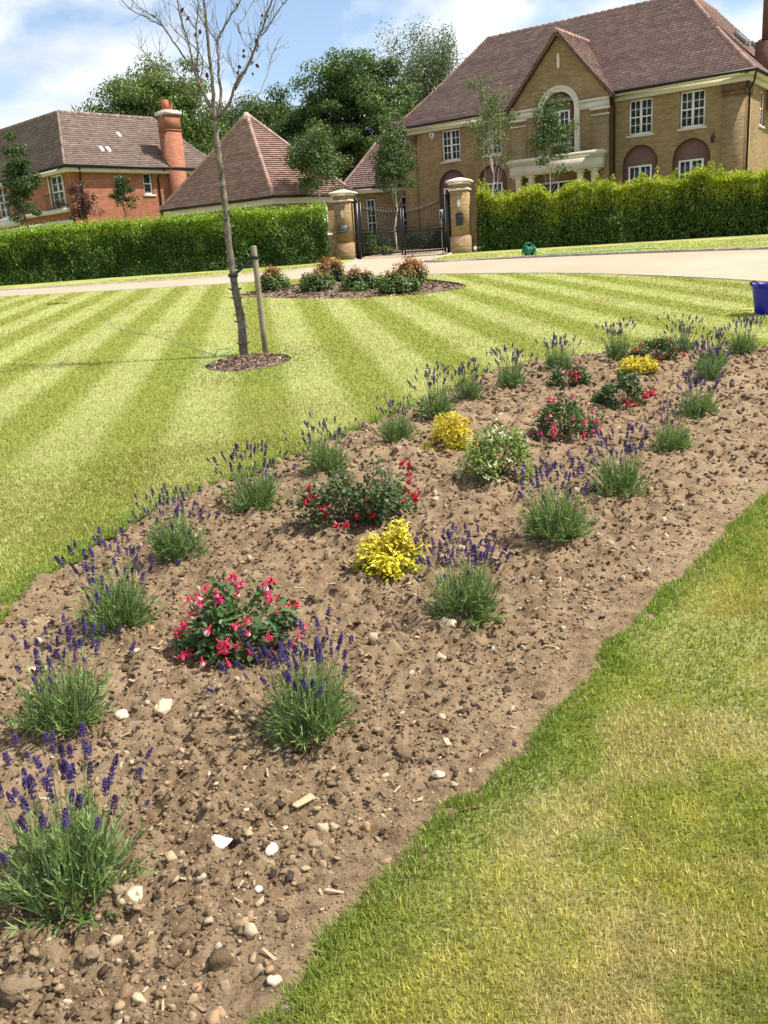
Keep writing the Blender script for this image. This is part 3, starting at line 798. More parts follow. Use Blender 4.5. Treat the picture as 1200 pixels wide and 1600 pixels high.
# lower wing at its left
A = empty('house_wing', (0, 0, 0), 0, 'lower buff brick wing with a hipped tiled roof seen behind the gate', 'house wing')
A.location = (-0.75, 49.0, 1.5)
wall_sheet('front_wall', rect(0, 4.6, -.5, 3.5), [rect(.92, 1.42, .6, 3.06), rect(2.75, 3.32, .6, 3.1)], (0, 0, 0), X_, NY, .1, 'buff_brick', A)
g = G(); g.box(0.01, 9, .22, 7, -.5, 3.45); g.build('inner_wall', M['buff_brick'], A)
window(A, (.93, .06, .62), X_, NY, .48, 2.4, pair=False, rows=6); window(A, (2.76, .06, .62), X_, NY, .55, 2.45, pair=False, rows=6)
g = G(); g.box(-.3, 4.7, -.32, -.002, 3.3, 3.52); g.build('cornice', M['cream'], A)
g = G(); g.tube([(-.4, -.4, 3.57), (4.8, -.4, 3.57)], .06, 8); g.build('gutter', M['gutter'], A)
roof_plane((-.4, -.4, 3.56), (9.4, -.4, 3.56), (2.55, 3.0, 6.95), (9.4, 3.0, 6.95), TILE_DARK, A, seed=21, sag=.06)
roof_plane((-.4, 7.4, 3.56), (-.4, -.4, 3.56), (2.55, 4.4, 6.95), (2.55, 3.0, 6.95), TILE_DARK, A, seed=22, sag=.06)
ridge_tiles((-.4, -.4, 3.58), (2.55, 3.0, 6.97), A, .06, .08, .13, TILE_ROSE, seed=23)
ridge_tiles((2.55, 3.0, 6.98), (9.2, 3.0, 6.98), A, 0, .10, .33, TILE_ROSE * 1.35, 'ridge_tiles', seed=24)
dm = G(); dm.box(2.75, 4.4, .55, 2.6, 4.2, 6.05); dm.build('dormer', M['brown_brick'], A)
g = G(); g.box(2.6, 4.5, .40, 2.6, 6.052, 6.25); g.build('dormer_fascia', M['white'], A)
window(A, (2.85, .54, 4.75), X_, NY, 1.0, 1.25, sill=False, set_back=-0.06)

# ------------------------------------------------------------------ garage with the pyramid roof
GC, GR, GL = np.array([-3.68, 39.0]), np.array([-0.29, 41.0]), np.array([-9.35, 43.2])
GB = GL + GR - GC; GA = (GL + GR) / 2
T = empty('garage', (GC[0], GC[1], 1.5), 0, 'low garage with a steep rose tiled pyramid roof behind the left hedge', 'garage')
def gp(p, z): return (p[0] - GC[0], p[1] - GC[1], z)
def shr(p, s=0.94): return GA + (p - GA) * s
g = G()
for a, b in ((GC, GR), (GR, GB), (GB, GL), (GL, GC)):
    a, b = shr(a), shr(b); g.quad(gp(a, -.5), gp(b, -.5), gp(b, 2.75), gp(a, 2.75))
g.build('wall', M['buff_brick'], T)
g = G()
for a, b in ((GC, GR), (GL, GC)):
    a1, b1, a2, b2 = shr(a, .95), shr(b, .95), shr(a, .985), shr(b, .985)
    g.quad(gp(a1, 2.48), gp(b1, 2.48), gp(b1, 2.72), gp(a1, 2.72)); g.quad(gp(a1, 2.722), gp(b1, 2.722), gp(b2, 2.722), gp(a2, 2.722))
g.build('fascia', M['cream'], T)
g = G()
for a, b in ((GC, GR), (GL, GC)): G().tube([gp(a, 2.76), gp(b, 2.76)], .06, 8).build('gutter', M['gutter'], T)
ap = gp(GA, 6.42)
roof_plane(gp(GC, 2.80), gp(GR, 2.80), ap, ap, TILE_ROSE, T, seed=31, sag=.05, gauge=.125)
roof_plane(gp(GL, 2.80), gp(GC, 2.80), ap, ap, TILE_ROSE, T, seed=32, sag=.05, gauge=.125)
roof_plane(gp(GR, 2.80), gp(GB, 2.80), ap, ap, TILE_ROSE, T, seed=33, sag=.05, gauge=.25, tw=.4)
roof_plane(gp(GB, 2.80), gp(GL, 2.80), ap, ap, TILE_ROSE, T, seed=34, sag=.05, gauge=.25, tw=.4)
for i, p in enumerate((GC, GR, GL)): ridge_tiles(gp(p, 2.82), (ap[0], ap[1], ap[2] + .02), T, .05, .085, .13, TILE_ROSE * 1.2, seed=35 + i)
q = G(); q.lathe([(.0, .12), (.07, .11), (.14, .04), (.20, -.10), (.24, -.2)], 12, ap); q.build('apex_cap', plain('apex_mortar', (0.44, 0.34, 0.29), .9), T)
d_ = (GR - GC) / np.linalg.norm(GR - GC)
wo_ = shr(GC) + d_ * .9 + np.array([d_[1], -d_[0]]) * .10
window(T, (wo_[0] - GC[0], wo_[1] - GC[1], 1.2), (d_[0], d_[1], 0), (d_[1], -d_[0], 0), 1.6, 1.1, rows=2)

# ------------------------------------------------------------------ the red brick house
Q = empty('brick_house', (-13.49, 44.0, 1.3), R(46), 'red brick house with a grey brown tiled roof and a tall chimney at the left', 'house')
wall_sheet('right_wall', rect(0, 8.4, -.5, 5.2), [rect(3.9, 4.42, 4.0, 5.06)], (0, 0, 0), X_, NY, .1, 'red_brick', Q)
wall_sheet('left_wall', rect(0, 12, -.5, 5.2), [rect(.75, 1.97, 3.5, 5.02), rect(6.6, 7.8, 3.5, 5.1)], (0, 0, 0), Y_, NX, .1, 'red_brick', Q)
g = G(); g.box(.22, 8.39, .22, 11.9, -.5, 5.15); g.build('inner_wall', M['red_brick'], Q)
window(Q, (3.91, .05, 4.02), X_, NY, .5, 1.03, pair=False, cols=1, rows=2)
g = G(); g.box(3.85, 4.47, -.05, -.002, 5.07, 5.15); g.build('lintel', M['stone'], Q)
for y0, hh, zz in ((.76, 1.5, 3.51), (6.61, 1.55, 3.51)): window(Q, (.05, y0, zz), Y_, NX, 1.2, hh, cols=1, rows=4, sill=False)
for y0 in (.62, 1.98): G().box(-.05, -.002, y0, y0 + .12, 3.4, 5.0).build('window_pilaster', M['stone'], Q)
q = G(); q.add([(-.06, .55, 5.02), (-.06, 2.18, 5.02), (-.06, 2.35, 5.19), (-.06, .38, 5.19), (-.002, .55, 5.02), (-.002, 2.18, 5.02), (-.002, 2.35, 5.19), (-.002, .38, 5.19)], [(0, 1, 2, 3), (0, 4, 5, 1), (0, 3, 7, 4), (1, 5, 6, 2)]); q.build('window_head', M['stone'], Q)
q = G(); q.box(-.30, -.002, .3, 12, 3.28, 3.46); q.box(-.12, -.002, .3, 12, 2.72, 2.95); q.box(-.5, -.002, 5.3, 12, 3.0, 3.3); q.build('string_course', M['stone'], Q)
for y0 in (2.6, 4.2, 5.8): 
    q = G(); q.lathe([(.16, 0), (.15, .2), (.13, 2.4), (.18, 2.55), (.18, 2.72)], 14, (-.35, y0, 0)); q.build('column', M['stone'], Q)
bl = G(); bl.tube([(-.32, .62, 4.15), (-.32, 2.10, 4.15)], .02, 6); bl.tube([(-.32, .62, 3.52), (-.32, 2.10, 3.52)], .015, 6)
bal = bl.build('balcony_rail', M['black'], Q)
for i in range(12):
    yy = .62 + i * (1.48 / 11); G().tube([(-.32, yy, 3.47), (-.32, yy, 4.15)], .009, 5).build('baluster', M['black'], bal)
G().box(-.35, 8.7, -.35, -.002, 5.0, 5.17).build('cornice', M['cream'], Q); G().box(-.35, -.002, 0, 12, 5.003, 5.173).build('cornice', M['cream'], Q)
for pq_ in ([(-.45, -.45, 5.24), (8.8, -.45, 5.24)], [(-.45, -.45, 5.24), (-.45, 12.4, 5.24)]): G().tube(pq_, .06, 8).build('gutter', M['gutter'], Q)
downpipe(Q, [(.30, -.43, 5.2), (.42, -.25, 4.95), (.5, -.06, 4.75), (.5, -.06, -.4)], .04)
downpipe(Q, [(5.0, -.43, 5.2), (4.8, -.2, 5.0), (4.75, -.06, 4.8), (4.75, -.06, -.4)], .04)
e = [(-.4, -.4, 5.24), (8.8, -.4, 5.24), (8.8, 12.4, 5.24), (-.4, 12.4, 5.24)]
k = [(1.55, 3.0, 8.1), (6.95, 3.0, 8.1), (6.95, 9.6, 8.1), (1.55, 9.6, 8.1)]
rq = empty('roof', (0, 0, 0)); rq.parent = Q
roof_plane(e[0], e[1], k[0], k[1], TILE_GREY, rq, seed=41, sag=.08)
roof_plane(e[3], e[0], k[3], k[0], TILE_GREY, rq, seed=42, sag=.08)
roof_plane(e[1], e[2], k[1], k[2], TILE_GREY, rq, seed=43, sag=.08, tw=.4, gauge=.22)
g = G(); g.quad(e[2], e[3], k[3], k[2]); g.quad(*[(p[0], p[1], 8.05) for p in k]); g.build('roof_back', M['lead'], rq)
ridge_tiles(e[0], k[0], rq, .08, .07, .13, TILE_GREY * 1.1, seed=44); ridge_tiles(e[1], k[1], rq, .08, .07, .13, TILE_GREY * 1.1, seed=45)
ridge_tiles(k[0], k[1], rq, 0, .09, .33, TILE_GREY * 1.35, 'ridge_tiles', 46); ridge_tiles(k[3], k[0], rq, 0, .09, .33, TILE_GREY * 1.1, 'ridge_tiles', 47)
for (xx, v) in ((2.25, .32), (2.62, .32), (3.95, .62)):
    yy = -.4 + 3.4 * v; zz = 5.24 + 2.86 * v - .02
    q = G(); q.add([(xx - .08, yy - .12, zz - .10), (xx + .08, yy - .12, zz - .10), (xx + .08, yy + .12, zz + .10), (xx - .08, yy + .12, zz + .10), (xx - .08, yy - .14, zz - .02), (xx + .08, yy - .14, zz - .02), (xx + .08, yy + .09, zz + .17), (xx - .08, yy + .09, zz + .17)],
                   [(4, 5, 6, 7), (0, 1, 5, 4), (1, 2, 6, 5), (2, 3, 7, 6), (3, 0, 4, 7)]); q.build('roof_vent', M['white'], rq)
ch = G(); ch.box(5.38, 6.22, -.45, .30, -.5, 7.0); ch.box(5.35, 6.25, -.48, .33, 7.0, 7.06); ch.box(5.38, 6.22, -.45, .30, 7.062, 7.75)
cb = ch.build('chimney', M['red_brick'], Q)
q = G(); q.box(5.30, 6.30, -.53, .38, 7.752, 7.90); q.box(5.40, 6.20, -.43, .28, 7.902, 7.97); q.build('chimney_cap', M['stone'], cb)
q = G(); q.box(5.55, 5.80, -.25, .05, 7.972, 8.45); q.lathe([(.10, 0), (.09, .2), (.11, .26), (.11, .32)], 12, (5.98, -.1, 7.972)); q.build('chimney_pot', plain('terracotta', (0.42, 0.12, 0.055), .8), cb)

# ------------------------------------------------------------------ gate and piers
def pier(loc, rz, hgt, label):
    t = empty('gate_pier', (loc[0], loc[1], float(gz(*loc)) - .02), rz, label, 'gate pier', 'brick piers of the driveway gate')
    h = .33
    G().box(-h, h, -h, h, .62, hgt - .42).build('shaft', M['pier_brick'], t)
    G().box(-h - .06, h + .06, -h - .06, h + .06, -.3, .60).build('plinth', M['pier_brick'], t)
    q = G(); q.add([(-h - .06, -h - .06, .602), (h + .06, -h - .06, .602), (h + .06, h + .06, .602), (-h - .06, h + .06, .602), (-h, -h, .66), (h, -h, .66), (h, h, .66), (-h, h, .66)], [(0, 1, 5, 4), (1, 2, 6, 5), (2, 3, 7, 6), (3, 0, 4, 7)]); q.build('plinth_slope', M['pier_brick'], t)
    G().box(-h - .05, h + .05, -h - .05, h + .05, hgt - .42, hgt - .35).build('string_course', M['stone'], t)
    G().box(-h, h, -h, h, hgt - .348, hgt - .20).build('frieze', M['pier_brick'], t)
    q = G(); a, b = h + .06, h + .13
    q.box(-a, a, -a, a, hgt - .198, hgt - .13); q.box(-b, b, -b, b, hgt - .128, hgt - .06)
    q.add([(-b, -b, hgt - .058), (b, -b, hgt - .058), (b, b, hgt - .058), (-b, b, hgt - .058), (-.1, -.1, hgt + .05), (.1, -.1, hgt + .05), (.1, .1, hgt + .05), (-.1, .1, hgt + .05)], [(0, 1, 5, 4), (1, 2, 6, 5), (2, 3, 7, 6), (3, 0, 4, 7), (4, 5, 6, 7)])
    q.build('cap', M['stone'], t)
    q = G(); q.box(-.05, .05, -h - .05, -h - .002, hgt - 1.02, hgt - .78); q.build('lamp', M['white'], t)
    return t
GZ = R(-16)
PL = pier((-.75, 37.2), GZ, 2.62, 'left brick gate pier with a small slate name plaque')
PR = pier((3.75, 35.9), GZ, 2.72, 'right brick gate pier with a black letterbox')
q = G(); q.box(-.21, .17, -.36, -.332, 1.0, 1.32); pq = q.build('name_plaque', plain('slate', (0.10, 0.105, 0.125), .5), PL)
q = G(); rr = np.random.default_rng(2)
for zz in (1.21, 1.10):
    x = -.14 + .02 * rr.random()
    while x < .10:
        w = .012 + .014 * rr.random(); q.box(x, x + w, -.3615, -.3602, zz - .018, zz + .018 * (0.6 + .5 * rr.random())); x += w + .009
q.build('worn_lettering', plain('pale_lettering', (0.33, 0.34, 0.36), .6), pq)
q = G(); pts = [(-.14, 1.02), (.14, 1.02), (.14, 1.44)] + [(.14 * math.cos(t), 1.44 + .06 * math.sin(t)) for t in np.linspace(0, math.pi, 7)[1:-1]] + [(-.14, 1.44)]
q.poly([(a, -.37, b) for a, b in pts])
for i in range(len(pts)):
    a, b = pts[i], pts[(i + 1) % len(pts)]; q.quad((a[0], -.37, a[1]), (b[0], -.37, b[1]), (b[0], -.33, b[1]), (a[0], -.33, a[1]))
lb = q.build('letterbox', M['black'], PR)
G().box(-.10, .10, -.378, -.371, 1.33, 1.37).build('slot', plain('letterbox_slot', (0.04, 0.04, 0.042), .3), lb)

def gate_leaf(p0, p1, h0, h1, label):
    """p0 hinge end, p1 meeting end; bars drop in a curve towards the middle"""
    p0, p1 = np.array(p0), np.array(p1); d = p1 - p0; L = np.linalg.norm(d)
    t = empty('gate_leaf', (p0[0], p0[1], float(gz(*((p0 + p1) / 2))) + .03), math.atan2(d[1], d[0]), label, 'gate', 'leaves of the black iron gate')
    top = lambda x: h1 + (h0 - h1) * (1 - x / L) ** 2
    G().box(.02, .09, -.035, .035, 0, h0 + .08).build('stile', M['black'], t)
    G().box(L - .07, L - .01, -.03, .03, 0, h1 + .04).build('stile', M['black'], t)
    G().box(.09, L - .07, -.02, .02, .08, .15).build('rail', M['black'], t)
    G().box(.09, L - .07, -.02, .02, .88, .93).build('rail', M['black'], t)
    G().box(.09, L - .07, -.018, .018, 1.02, 1.05).build('rail', M['black'], t)
    xs_ = np.linspace(.09, L - .07, 14)
    G().tube([(x, 0, top(x) - .12) for x in xs_], .018, 6).build('top_rail', M['black'], t)
    n = 13
    for i in range(n):
        x = .09 + (L - .16) * (i + 1) / (n + 1)
        b_ = G().tube([(x, 0, .12), (x, 0, top(x))], .0125, 6).build('bar', M['black'], t)
        G().tube([(x, 0, top(x)), (x, 0, top(x) + .025), (x, 0, top(x) + .07)], [.012, .024, .002], 6).build('finial', M['black'], b_)
    for i in range(n + 1):
        x = .09 + (L - .16) * (i + .5) / (n + 1)
        G().tube([(x, 0, .12), (x, 0, .97)], .011, 6).build('dog_bar', M['black'], t)
    return t
hl, hr = np.array([-.17, 37.03]), np.array([3.17, 36.07]); md = (hl + hr) / 2; dd = (hr - hl) / np.linalg.norm(hr - hl)
gate_leaf(hl, md - dd * .01, 2.02, 1.72, 'left leaf of the black iron gate, beside the name plaque pier')
gate_leaf(hr, md + dd * .01, 2.10, 1.72, 'right leaf of the black iron gate, beside the letterbox pier')
for p, lab in ((hl - dd * .11, 'thick black iron gatepost against the left brick pier'), (hr + dd * .11, 'thick black iron gatepost against the right brick pier')):
    z = float(gz(*p)); q = G(); q.box(-.085, .085, -.085, .085, -.1, 2.14); q.box(-.10, .10, -.10, .10, 2.142, 2.18); q.lathe([(.07, 2.18), (.085, 2.23), (.05, 2.29), (.0, 2.31)], 12)
    o = q.build('gate_post', M['black']); o.location = (p[0], p[1], z); o.rotation_euler = (0, 0, GZ); tag(o, lab, 'gatepost', 'black posts of the driveway gate')
p = hr + dd * -.18 + np.array([.06, .55]); t = empty('gate_keypad', (p[0], p[1], float(gz(*p))), GZ, 'grey keypad on a slim post just inside the right gatepost', 'keypad')
G().tube([(0, 0, -.05), (0, 0, 1.3), (.05, -.03, 1.42)], .022, 8).build('post', M['white'], t)
kb = G().box(-.06, .12, -.08, .0, 1.3, 1.65).build('box', plain('keypad_grey', (0.48, 0.48, 0.46), .5), t)
for i in range(3): G().box(-.03, .07, -.084, -.081, 1.36 + .08 * i, 1.40 + .08 * i).build('button_row', M['black'], kb)

# ------------------------------------------------------------------ foliage
def unit(a): return a / (np.linalg.norm(a, axis=-1, keepdims=True) + 1e-9)
def leafquads(P, Nn, L, Wd, rg, cols, axis=None):
    n = len(P); L = np.broadcast_to(L, (n,)); Wd = np.broadcast_to(Wd, (n,))
    if axis is None: axis = rg.normal(size=(n, 3))
    b = unit(np.cross(Nn, axis)); a = unit(np.cross(b, Nn))
    fold = Nn * (L * .10)[:, None]
    V = np.stack([P - a * L[:, None] * .5, P + b * Wd[:, None] * .5 + fold, P + a * L[:, None] * .5, P - b * Wd[:, None] * .5 + fold], 1).reshape(-1, 3)
    F = np.arange(4 * n).reshape(-1, 4)
    return V, F, np.repeat(cols, 4, axis=0)
def mixcol(c0, c1, t): return np.array(c0) * (1 - t[:, None]) + np.array(c1) * t[:, None]

def hedge(name, line, h0, h1, thick, n, seed, label, deep, bright, lump, leaf=(.13, .05), gaps=0.0, plumes=3.0, shoot=.25, fold_=.15):
    rg = np.random.default_rng(seed)
    P = spline(line, 10); seg = np.linalg.norm(np.diff(P, axis=0), axis=1); S = np.concatenate([[0], np.cumsum(seg)])
    T = np.gradient(P, axis=0); T = unit(T); Nr = np.stack([-T[:, 1], T[:, 0]], 1)
    root = empty(name, (P[0, 0], P[0, 1], float(gz(*P[0]))), 0, label, 'hedge')
    o = np.array([P[0, 0], P[0, 1], float(gz(*P[0]))])
    def at(s, across, z):
        x = np.interp(s, S, P[:, 0]); y = np.interp(s, S, P[:, 1]); nx = np.interp(s, S, Nr[:, 0]); ny = np.interp(s, S, Nr[:, 1])
        px, py = x + nx * across, y + ny * across
        return np.stack([px, py, gz(px, py) + z], -1) - o
    Lt = S[-1]
    # added dark core that blocks light inside the hedge
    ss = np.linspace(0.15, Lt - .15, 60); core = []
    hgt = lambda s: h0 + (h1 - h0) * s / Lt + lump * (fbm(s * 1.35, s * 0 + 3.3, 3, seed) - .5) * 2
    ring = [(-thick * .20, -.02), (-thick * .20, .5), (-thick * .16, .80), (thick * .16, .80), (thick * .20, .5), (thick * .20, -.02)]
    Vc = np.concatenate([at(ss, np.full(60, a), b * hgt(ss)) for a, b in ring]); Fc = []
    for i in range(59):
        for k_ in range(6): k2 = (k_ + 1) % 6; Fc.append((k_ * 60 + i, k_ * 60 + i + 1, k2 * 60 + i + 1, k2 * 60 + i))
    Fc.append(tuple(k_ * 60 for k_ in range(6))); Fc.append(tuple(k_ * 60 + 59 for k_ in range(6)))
    mk('light_block_core', Vc, Fc, M['shade_core'], root)
    # leaf sprays over front, top, back and ends
    w = rg.random(n); s = rg.uniform(0, Lt, n); side = np.where(w < .55, 0, np.where(w < .88, 1, 2))
    hh = hgt(s); v = rg.random(n)
    bul = 1 + .42 * (fbm(s * 1.6, v * 2.6 + 7, 3, seed + 3) - .5) * 2 + fold_ * (fbm(s * 1.9, s * 0 + 1.7, 2, seed + 21) - .5) * 2
    depth = np.abs(rg.normal(0, .15, n))
    ac = np.where(side == 0, -thick * .5 * bul * (1.0 - .16 * v) + depth, np.where(side == 2, thick * .5 * bul - depth, rg.uniform(-.46, .46, n) * thick))
    z = np.where(side == 1, hh * (0.97 + .05 * rg.random(n)) - depth * .6 - .12 * (np.abs(ac) / thick * 2) ** 2 * hh * .5, hh * (-.01 + 1.01 * v))
    tips = (side == 1) & (rg.random(n) < .30); z = z + np.where(tips, rg.random(n) ** 2 * .26, 0)
    keepm = np.ones(n, bool)
    if gaps: keepm = ~((v < .24) & (side != 1) & (fbm(s * 1.7, s * 0, 2, seed + 9) > .54) & (rg.random(n) < gaps))
    pos = at(s, ac, z)
    tv = np.interp(s, S, np.arange(len(S))); nr2 = np.stack([np.interp(s, S, Nr[:, 0]), np.interp(s, S, Nr[:, 1])], 1)
    outw = np.column_stack([nr2 * np.where(side == 0, -1, np.where(side == 2, 1, 0))[:, None], np.where(side == 1, 1.0, .25)])
    nrm = unit(outw + rg.normal(0, .55, (n, 3))); axis = np.column_stack([rg.normal(0, .6, n), rg.normal(0, .6, n), np.ones(n)]) + outw * .5
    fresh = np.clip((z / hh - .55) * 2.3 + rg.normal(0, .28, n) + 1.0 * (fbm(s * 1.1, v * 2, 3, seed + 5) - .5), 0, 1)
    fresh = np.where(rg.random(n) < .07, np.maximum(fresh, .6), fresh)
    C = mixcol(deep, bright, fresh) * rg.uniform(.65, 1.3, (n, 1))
    Lf = rg.uniform(.7, 1.35, n) * leaf[0]
    pos, nrm, Lf, C, axis = pos[keepm], nrm[keepm], Lf[keepm], C[keepm], axis[keepm]
    # young shoots standing proud of the clipped top and bulging from the face
    npl = int(Lt * plumes); ps = rg.uniform(.1, Lt - .1, npl); pa = rg.uniform(-.45, .35, npl) * thick; ph = rg.uniform(.4, 1.0, npl) * shoot
    per = 70; m_ = npl * per; pi_ = np.repeat(np.arange(npl), per); t_ = rg.random(m_) ** .8
    rad_ = (.20 * (1 - t_) + .02) * rg.normal(0, .75, m_); rad2 = (.17 * (1 - t_) + .02) * rg.normal(0, .75, m_)
    zz_ = hgt(ps)[pi_] * .93 + t_ * ph[pi_] + .03
    pp = at(ps[pi_] + rad_, pa[pi_] + rad2, zz_)
    fr_ = np.clip(.35 + .6 * t_ + rg.normal(0, .2, m_), 0, 1); l2 = rg.uniform(.7, 1.2, m_) * leaf[0]
    pos = np.concatenate([pos, pp]); nrm = np.concatenate([nrm, unit(rg.normal(size=(m_, 3)))]); Lf = np.concatenate([Lf, l2])
    C = np.concatenate([C, mixcol(deep, bright, fr_) * rg.uniform(.7, 1.25, (m_, 1))]); axis = np.concatenate([axis, np.column_stack([rg.normal(0, .45, m_), rg.normal(0, .45, m_), np.ones(m_)])])
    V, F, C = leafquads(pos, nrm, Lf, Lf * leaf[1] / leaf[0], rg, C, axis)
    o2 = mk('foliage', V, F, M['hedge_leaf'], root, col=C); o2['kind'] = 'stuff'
    for q_ in np.arange(.4, Lt, .75):
        b = at(np.array([q_]), np.array([rg.normal(0, .06)]), np.array([-.05]))[0]
        G().tube([b, b + [rg.normal(0, .05), 0, .5], b + [rg.normal(0, .1), 0, 1.0]], [.035, .028, .02], 6).build('stem', M['bark'], root)
    return root
hedge('hedge', [(-18.5, 36.0), (-13.8, 35.25), (-9.5, 35.75), (-5, 35.6), (-1.45, 36.1)], 1.84, 2.04, 1.25, 95000, 51,
      'long clipped evergreen hedge running from the left edge to the gate', (0.050, 0.105, 0.014), (0.30, 0.45, 0.040), .18, (.105, .034), 0.0, 4.5, .24)
hedge('hedge', [(4.45, 36.35), (7, 35.75), (10.3, 35.05), (14.6, 34.25), (18.5, 33.8)], 2.02, 2.28, 1.15, 78000, 52,
      'loose bushy evergreen hedge in front of the buff house', (0.056, 0.112, 0.014), (0.43, 0.49, 0.035), .42, (.115, .042), .55, 2.6, .66, .48)

def limb_tube(g, a, b, r0_, r1_, rg, n=4, sides=6, wob=.06):
    a, b = np.array(a, float), np.array(b, float); L = np.linalg.norm(b - a)
    pts = [a + (b - a) * t + (rg.normal(0, wob * L, 3) if 0 < t < 1 else 0) for t in np.linspace(0, 1, n)]
    g.tube(pts, list(np.linspace(r0_, r1_, n)), sides); return pts

def tree(name, base, height, crown_c, crown_r, nclump, nleaf, leaf, pal, label, cat='tree', group=None, trunk_r=.3, bark='bark', seed=1, clump=.24, droop=0.0, shell=.55, taper=0.0, flat=.7):
    """trunk, limbs to each leaf mass, and a crown of separate leaf masses with sky between them"""
    rg = np.random.default_rng(seed)
    bz = float(gz(base[0], base[1]))
    root = empty(name, (base[0], base[1], bz), 0, label, cat, group)
    cc, cr_ = np.array(crown_c, float), np.array(crown_r, float)
    g = G(); top = cc + [0, 0, cr_[2] * .45]
    tp = limb_tube(g, (0, 0, -.3), top, trunk_r, trunk_r * .18, rg, 8, 9, .012)
    d = unit(rg.normal(size=(nclump, 3))); d[:, 2] = np.where(d[:, 2] < -.75, -d[:, 2], d[:, 2])
    rad = (shell + (1 - shell) * rg.random(nclump)) ** .8
    cen_ = cc + d * rad[:, None] * cr_ * (1 + .16 * rg.normal(size=(nclump, 1)))
    if taper: f_ = 1 - taper * np.clip((cen_[:, 2] - cc[2]) / cr_[2], -.3, 1); cen_[:, :2] = cc[:2] + (cen_[:, :2] - cc[:2]) * f_[:, None]
    for c in cen_[:: max(1, nclump // 26)]:
        t = np.clip((c[2] - .5 * cr_[2] * abs(rg.normal(.6, .2))) / top[2], .25, .97); k_ = int(t * 7)
        s_ = tp[min(k_, 7)]; limb_tube(g, s_, c, trunk_r * .28 * (1.1 - t * .7), trunk_r * .04, rg, 4, 5, .05)
    tr = g.build('trunk', M[bark], root, smooth=True)
    per = nleaf // nclump; n = per * nclump
    cs = clump * cr_.mean() * rg.uniform(.7, 1.35, nclump)
    off = unit(rg.normal(size=(n, 3))) * (rg.random((n, 1)) ** .45); off[:, 2] *= flat
    ci = np.repeat(np.arange(nclump), per)
    pos = cen_[ci] + off * cs[ci][:, None]
    pos[:, 2] -= droop * rg.random(n) * cs[ci]
    nrm = unit(off + rg.normal(0, .6, (n, 3)) + np.array([0, 0, .35]))
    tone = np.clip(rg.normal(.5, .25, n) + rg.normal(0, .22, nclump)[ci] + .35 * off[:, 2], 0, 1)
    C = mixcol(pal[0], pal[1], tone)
    Lf = leaf * rg.uniform(.6, 1.3, n)
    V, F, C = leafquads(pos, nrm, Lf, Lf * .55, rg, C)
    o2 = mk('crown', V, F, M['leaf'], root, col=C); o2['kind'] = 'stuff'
    return root

# tall trees behind the houses
tree('beech_tree', (-14.2, 70), 14, (0, 0, 8.8), (5.4, 4.5, 4.6), 230, 70000, .22, ((0.060, 0.105, 0.024), (0.190, 0.260, 0.060)), 'broad green beech rising behind the red brick house and its chimney', group='tall trees behind the houses', trunk_r=.45, seed=61, clump=.26, flat=.5, shell=.3)
tree('oak_tree', (-7.6, 76), 13, (0, 0, 7.8), (5.0, 4.0, 4.4), 170, 52000, .22, ((0.036, 0.072, 0.018), (0.120, 0.185, 0.042)), 'dark green tree directly behind the pyramid roof of the garage', group='tall trees behind the houses', trunk_r=.4, seed=62)
tree('oak_tree', (-3.3, 74), 12, (0, 0, 7.0), (4.0, 3.4, 4.0), 130, 40000, .22, ((0.036, 0.070, 0.018), (0.110, 0.175, 0.040)), 'lower dark tree filling the gap left of the tallest round crowned tree', group='tall trees behind the houses', trunk_r=.35, seed=63)
tree('oak_tree', (-0.6, 72), 15, (.6, 0, 8.5), (3.8, 3.4, 5.4), 210, 64000, .22, ((0.040, 0.080, 0.019), (0.150, 0.225, 0.052)), 'tall round crowned dark green tree between the garage and the buff house', group='tall trees behind the houses', trunk_r=.45, seed=64, clump=.25, flat=.5)
tree('birch_tree', (6.2, 85), 18, (.4, 0, 12.2), (4.2, 3.2, 6.2), 120, 42000, .20, ((0.085, 0.118, 0.055), (0.200, 0.245, 0.125)), 'tall feathery pale birch rising behind the left hip of the buff house', group='tall trees behind the houses', trunk_r=.3, seed=65, clump=.27, droop=1.5, shell=.35)
tree('pine_tree', (34.0, 80), 14, (0, 0, 11.8), (1.6, 1.6, 2.9), 40, 5000, .3, ((0.030, 0.055, 0.018), (0.075, 0.11, 0.035)), 'small dark tree top showing beside the right hand chimney', group='tall trees behind the houses', trunk_r=.2, seed=66, taper=.5)
tree('oak_tree', (-20.5, 74), 11, (0, 0, 6.6), (3.4, 3.0, 3.6), 60, 9000, .32, ((0.022, 0.045, 0.012), (0.07, 0.115, 0.022)), 'low dark tree mostly hidden by the roof of the red brick house', group='tall trees behind the houses', trunk_r=.35, seed=67)
# young trees behind the hedges
BL = ((0.045, 0.085, 0.022), (0.135, 0.195, 0.060))
tree('young_birch', (-1.75, 39.0), 5.2, (0, 0, 3.75), (1.15, 1.0, 1.55), 90, 15000, .095, BL, 'young birch standing behind the left gate pier, in front of the garage', group='young birches inside the hedges', trunk_r=.05, bark='birch_bark', seed=71, clump=.33, shell=.2)
tree('young_birch', (1.42, 41.0), 5.3, (.05, 0, 3.75), (.98, .95, 1.75), 95, 16000, .095, BL, 'young white stemmed birch seen through the iron gate', group='young birches inside the hedges', trunk_r=.05, bark='birch_bark', seed=72, clump=.33, shell=.2)
BY = ((0.075, 0.115, 0.035), (0.19, 0.23, 0.085))
tree('young_birch', (5.35, 38.3), 6.3, (-.05, 0, 4.55), (1.05, .9, 1.85), 46, 3600, .10, BY, 'sparse young birch against the upper window left of the porch', group='young birches inside the hedges', trunk_r=.045, bark='birch_bark', seed=73, clump=.30, shell=.25)
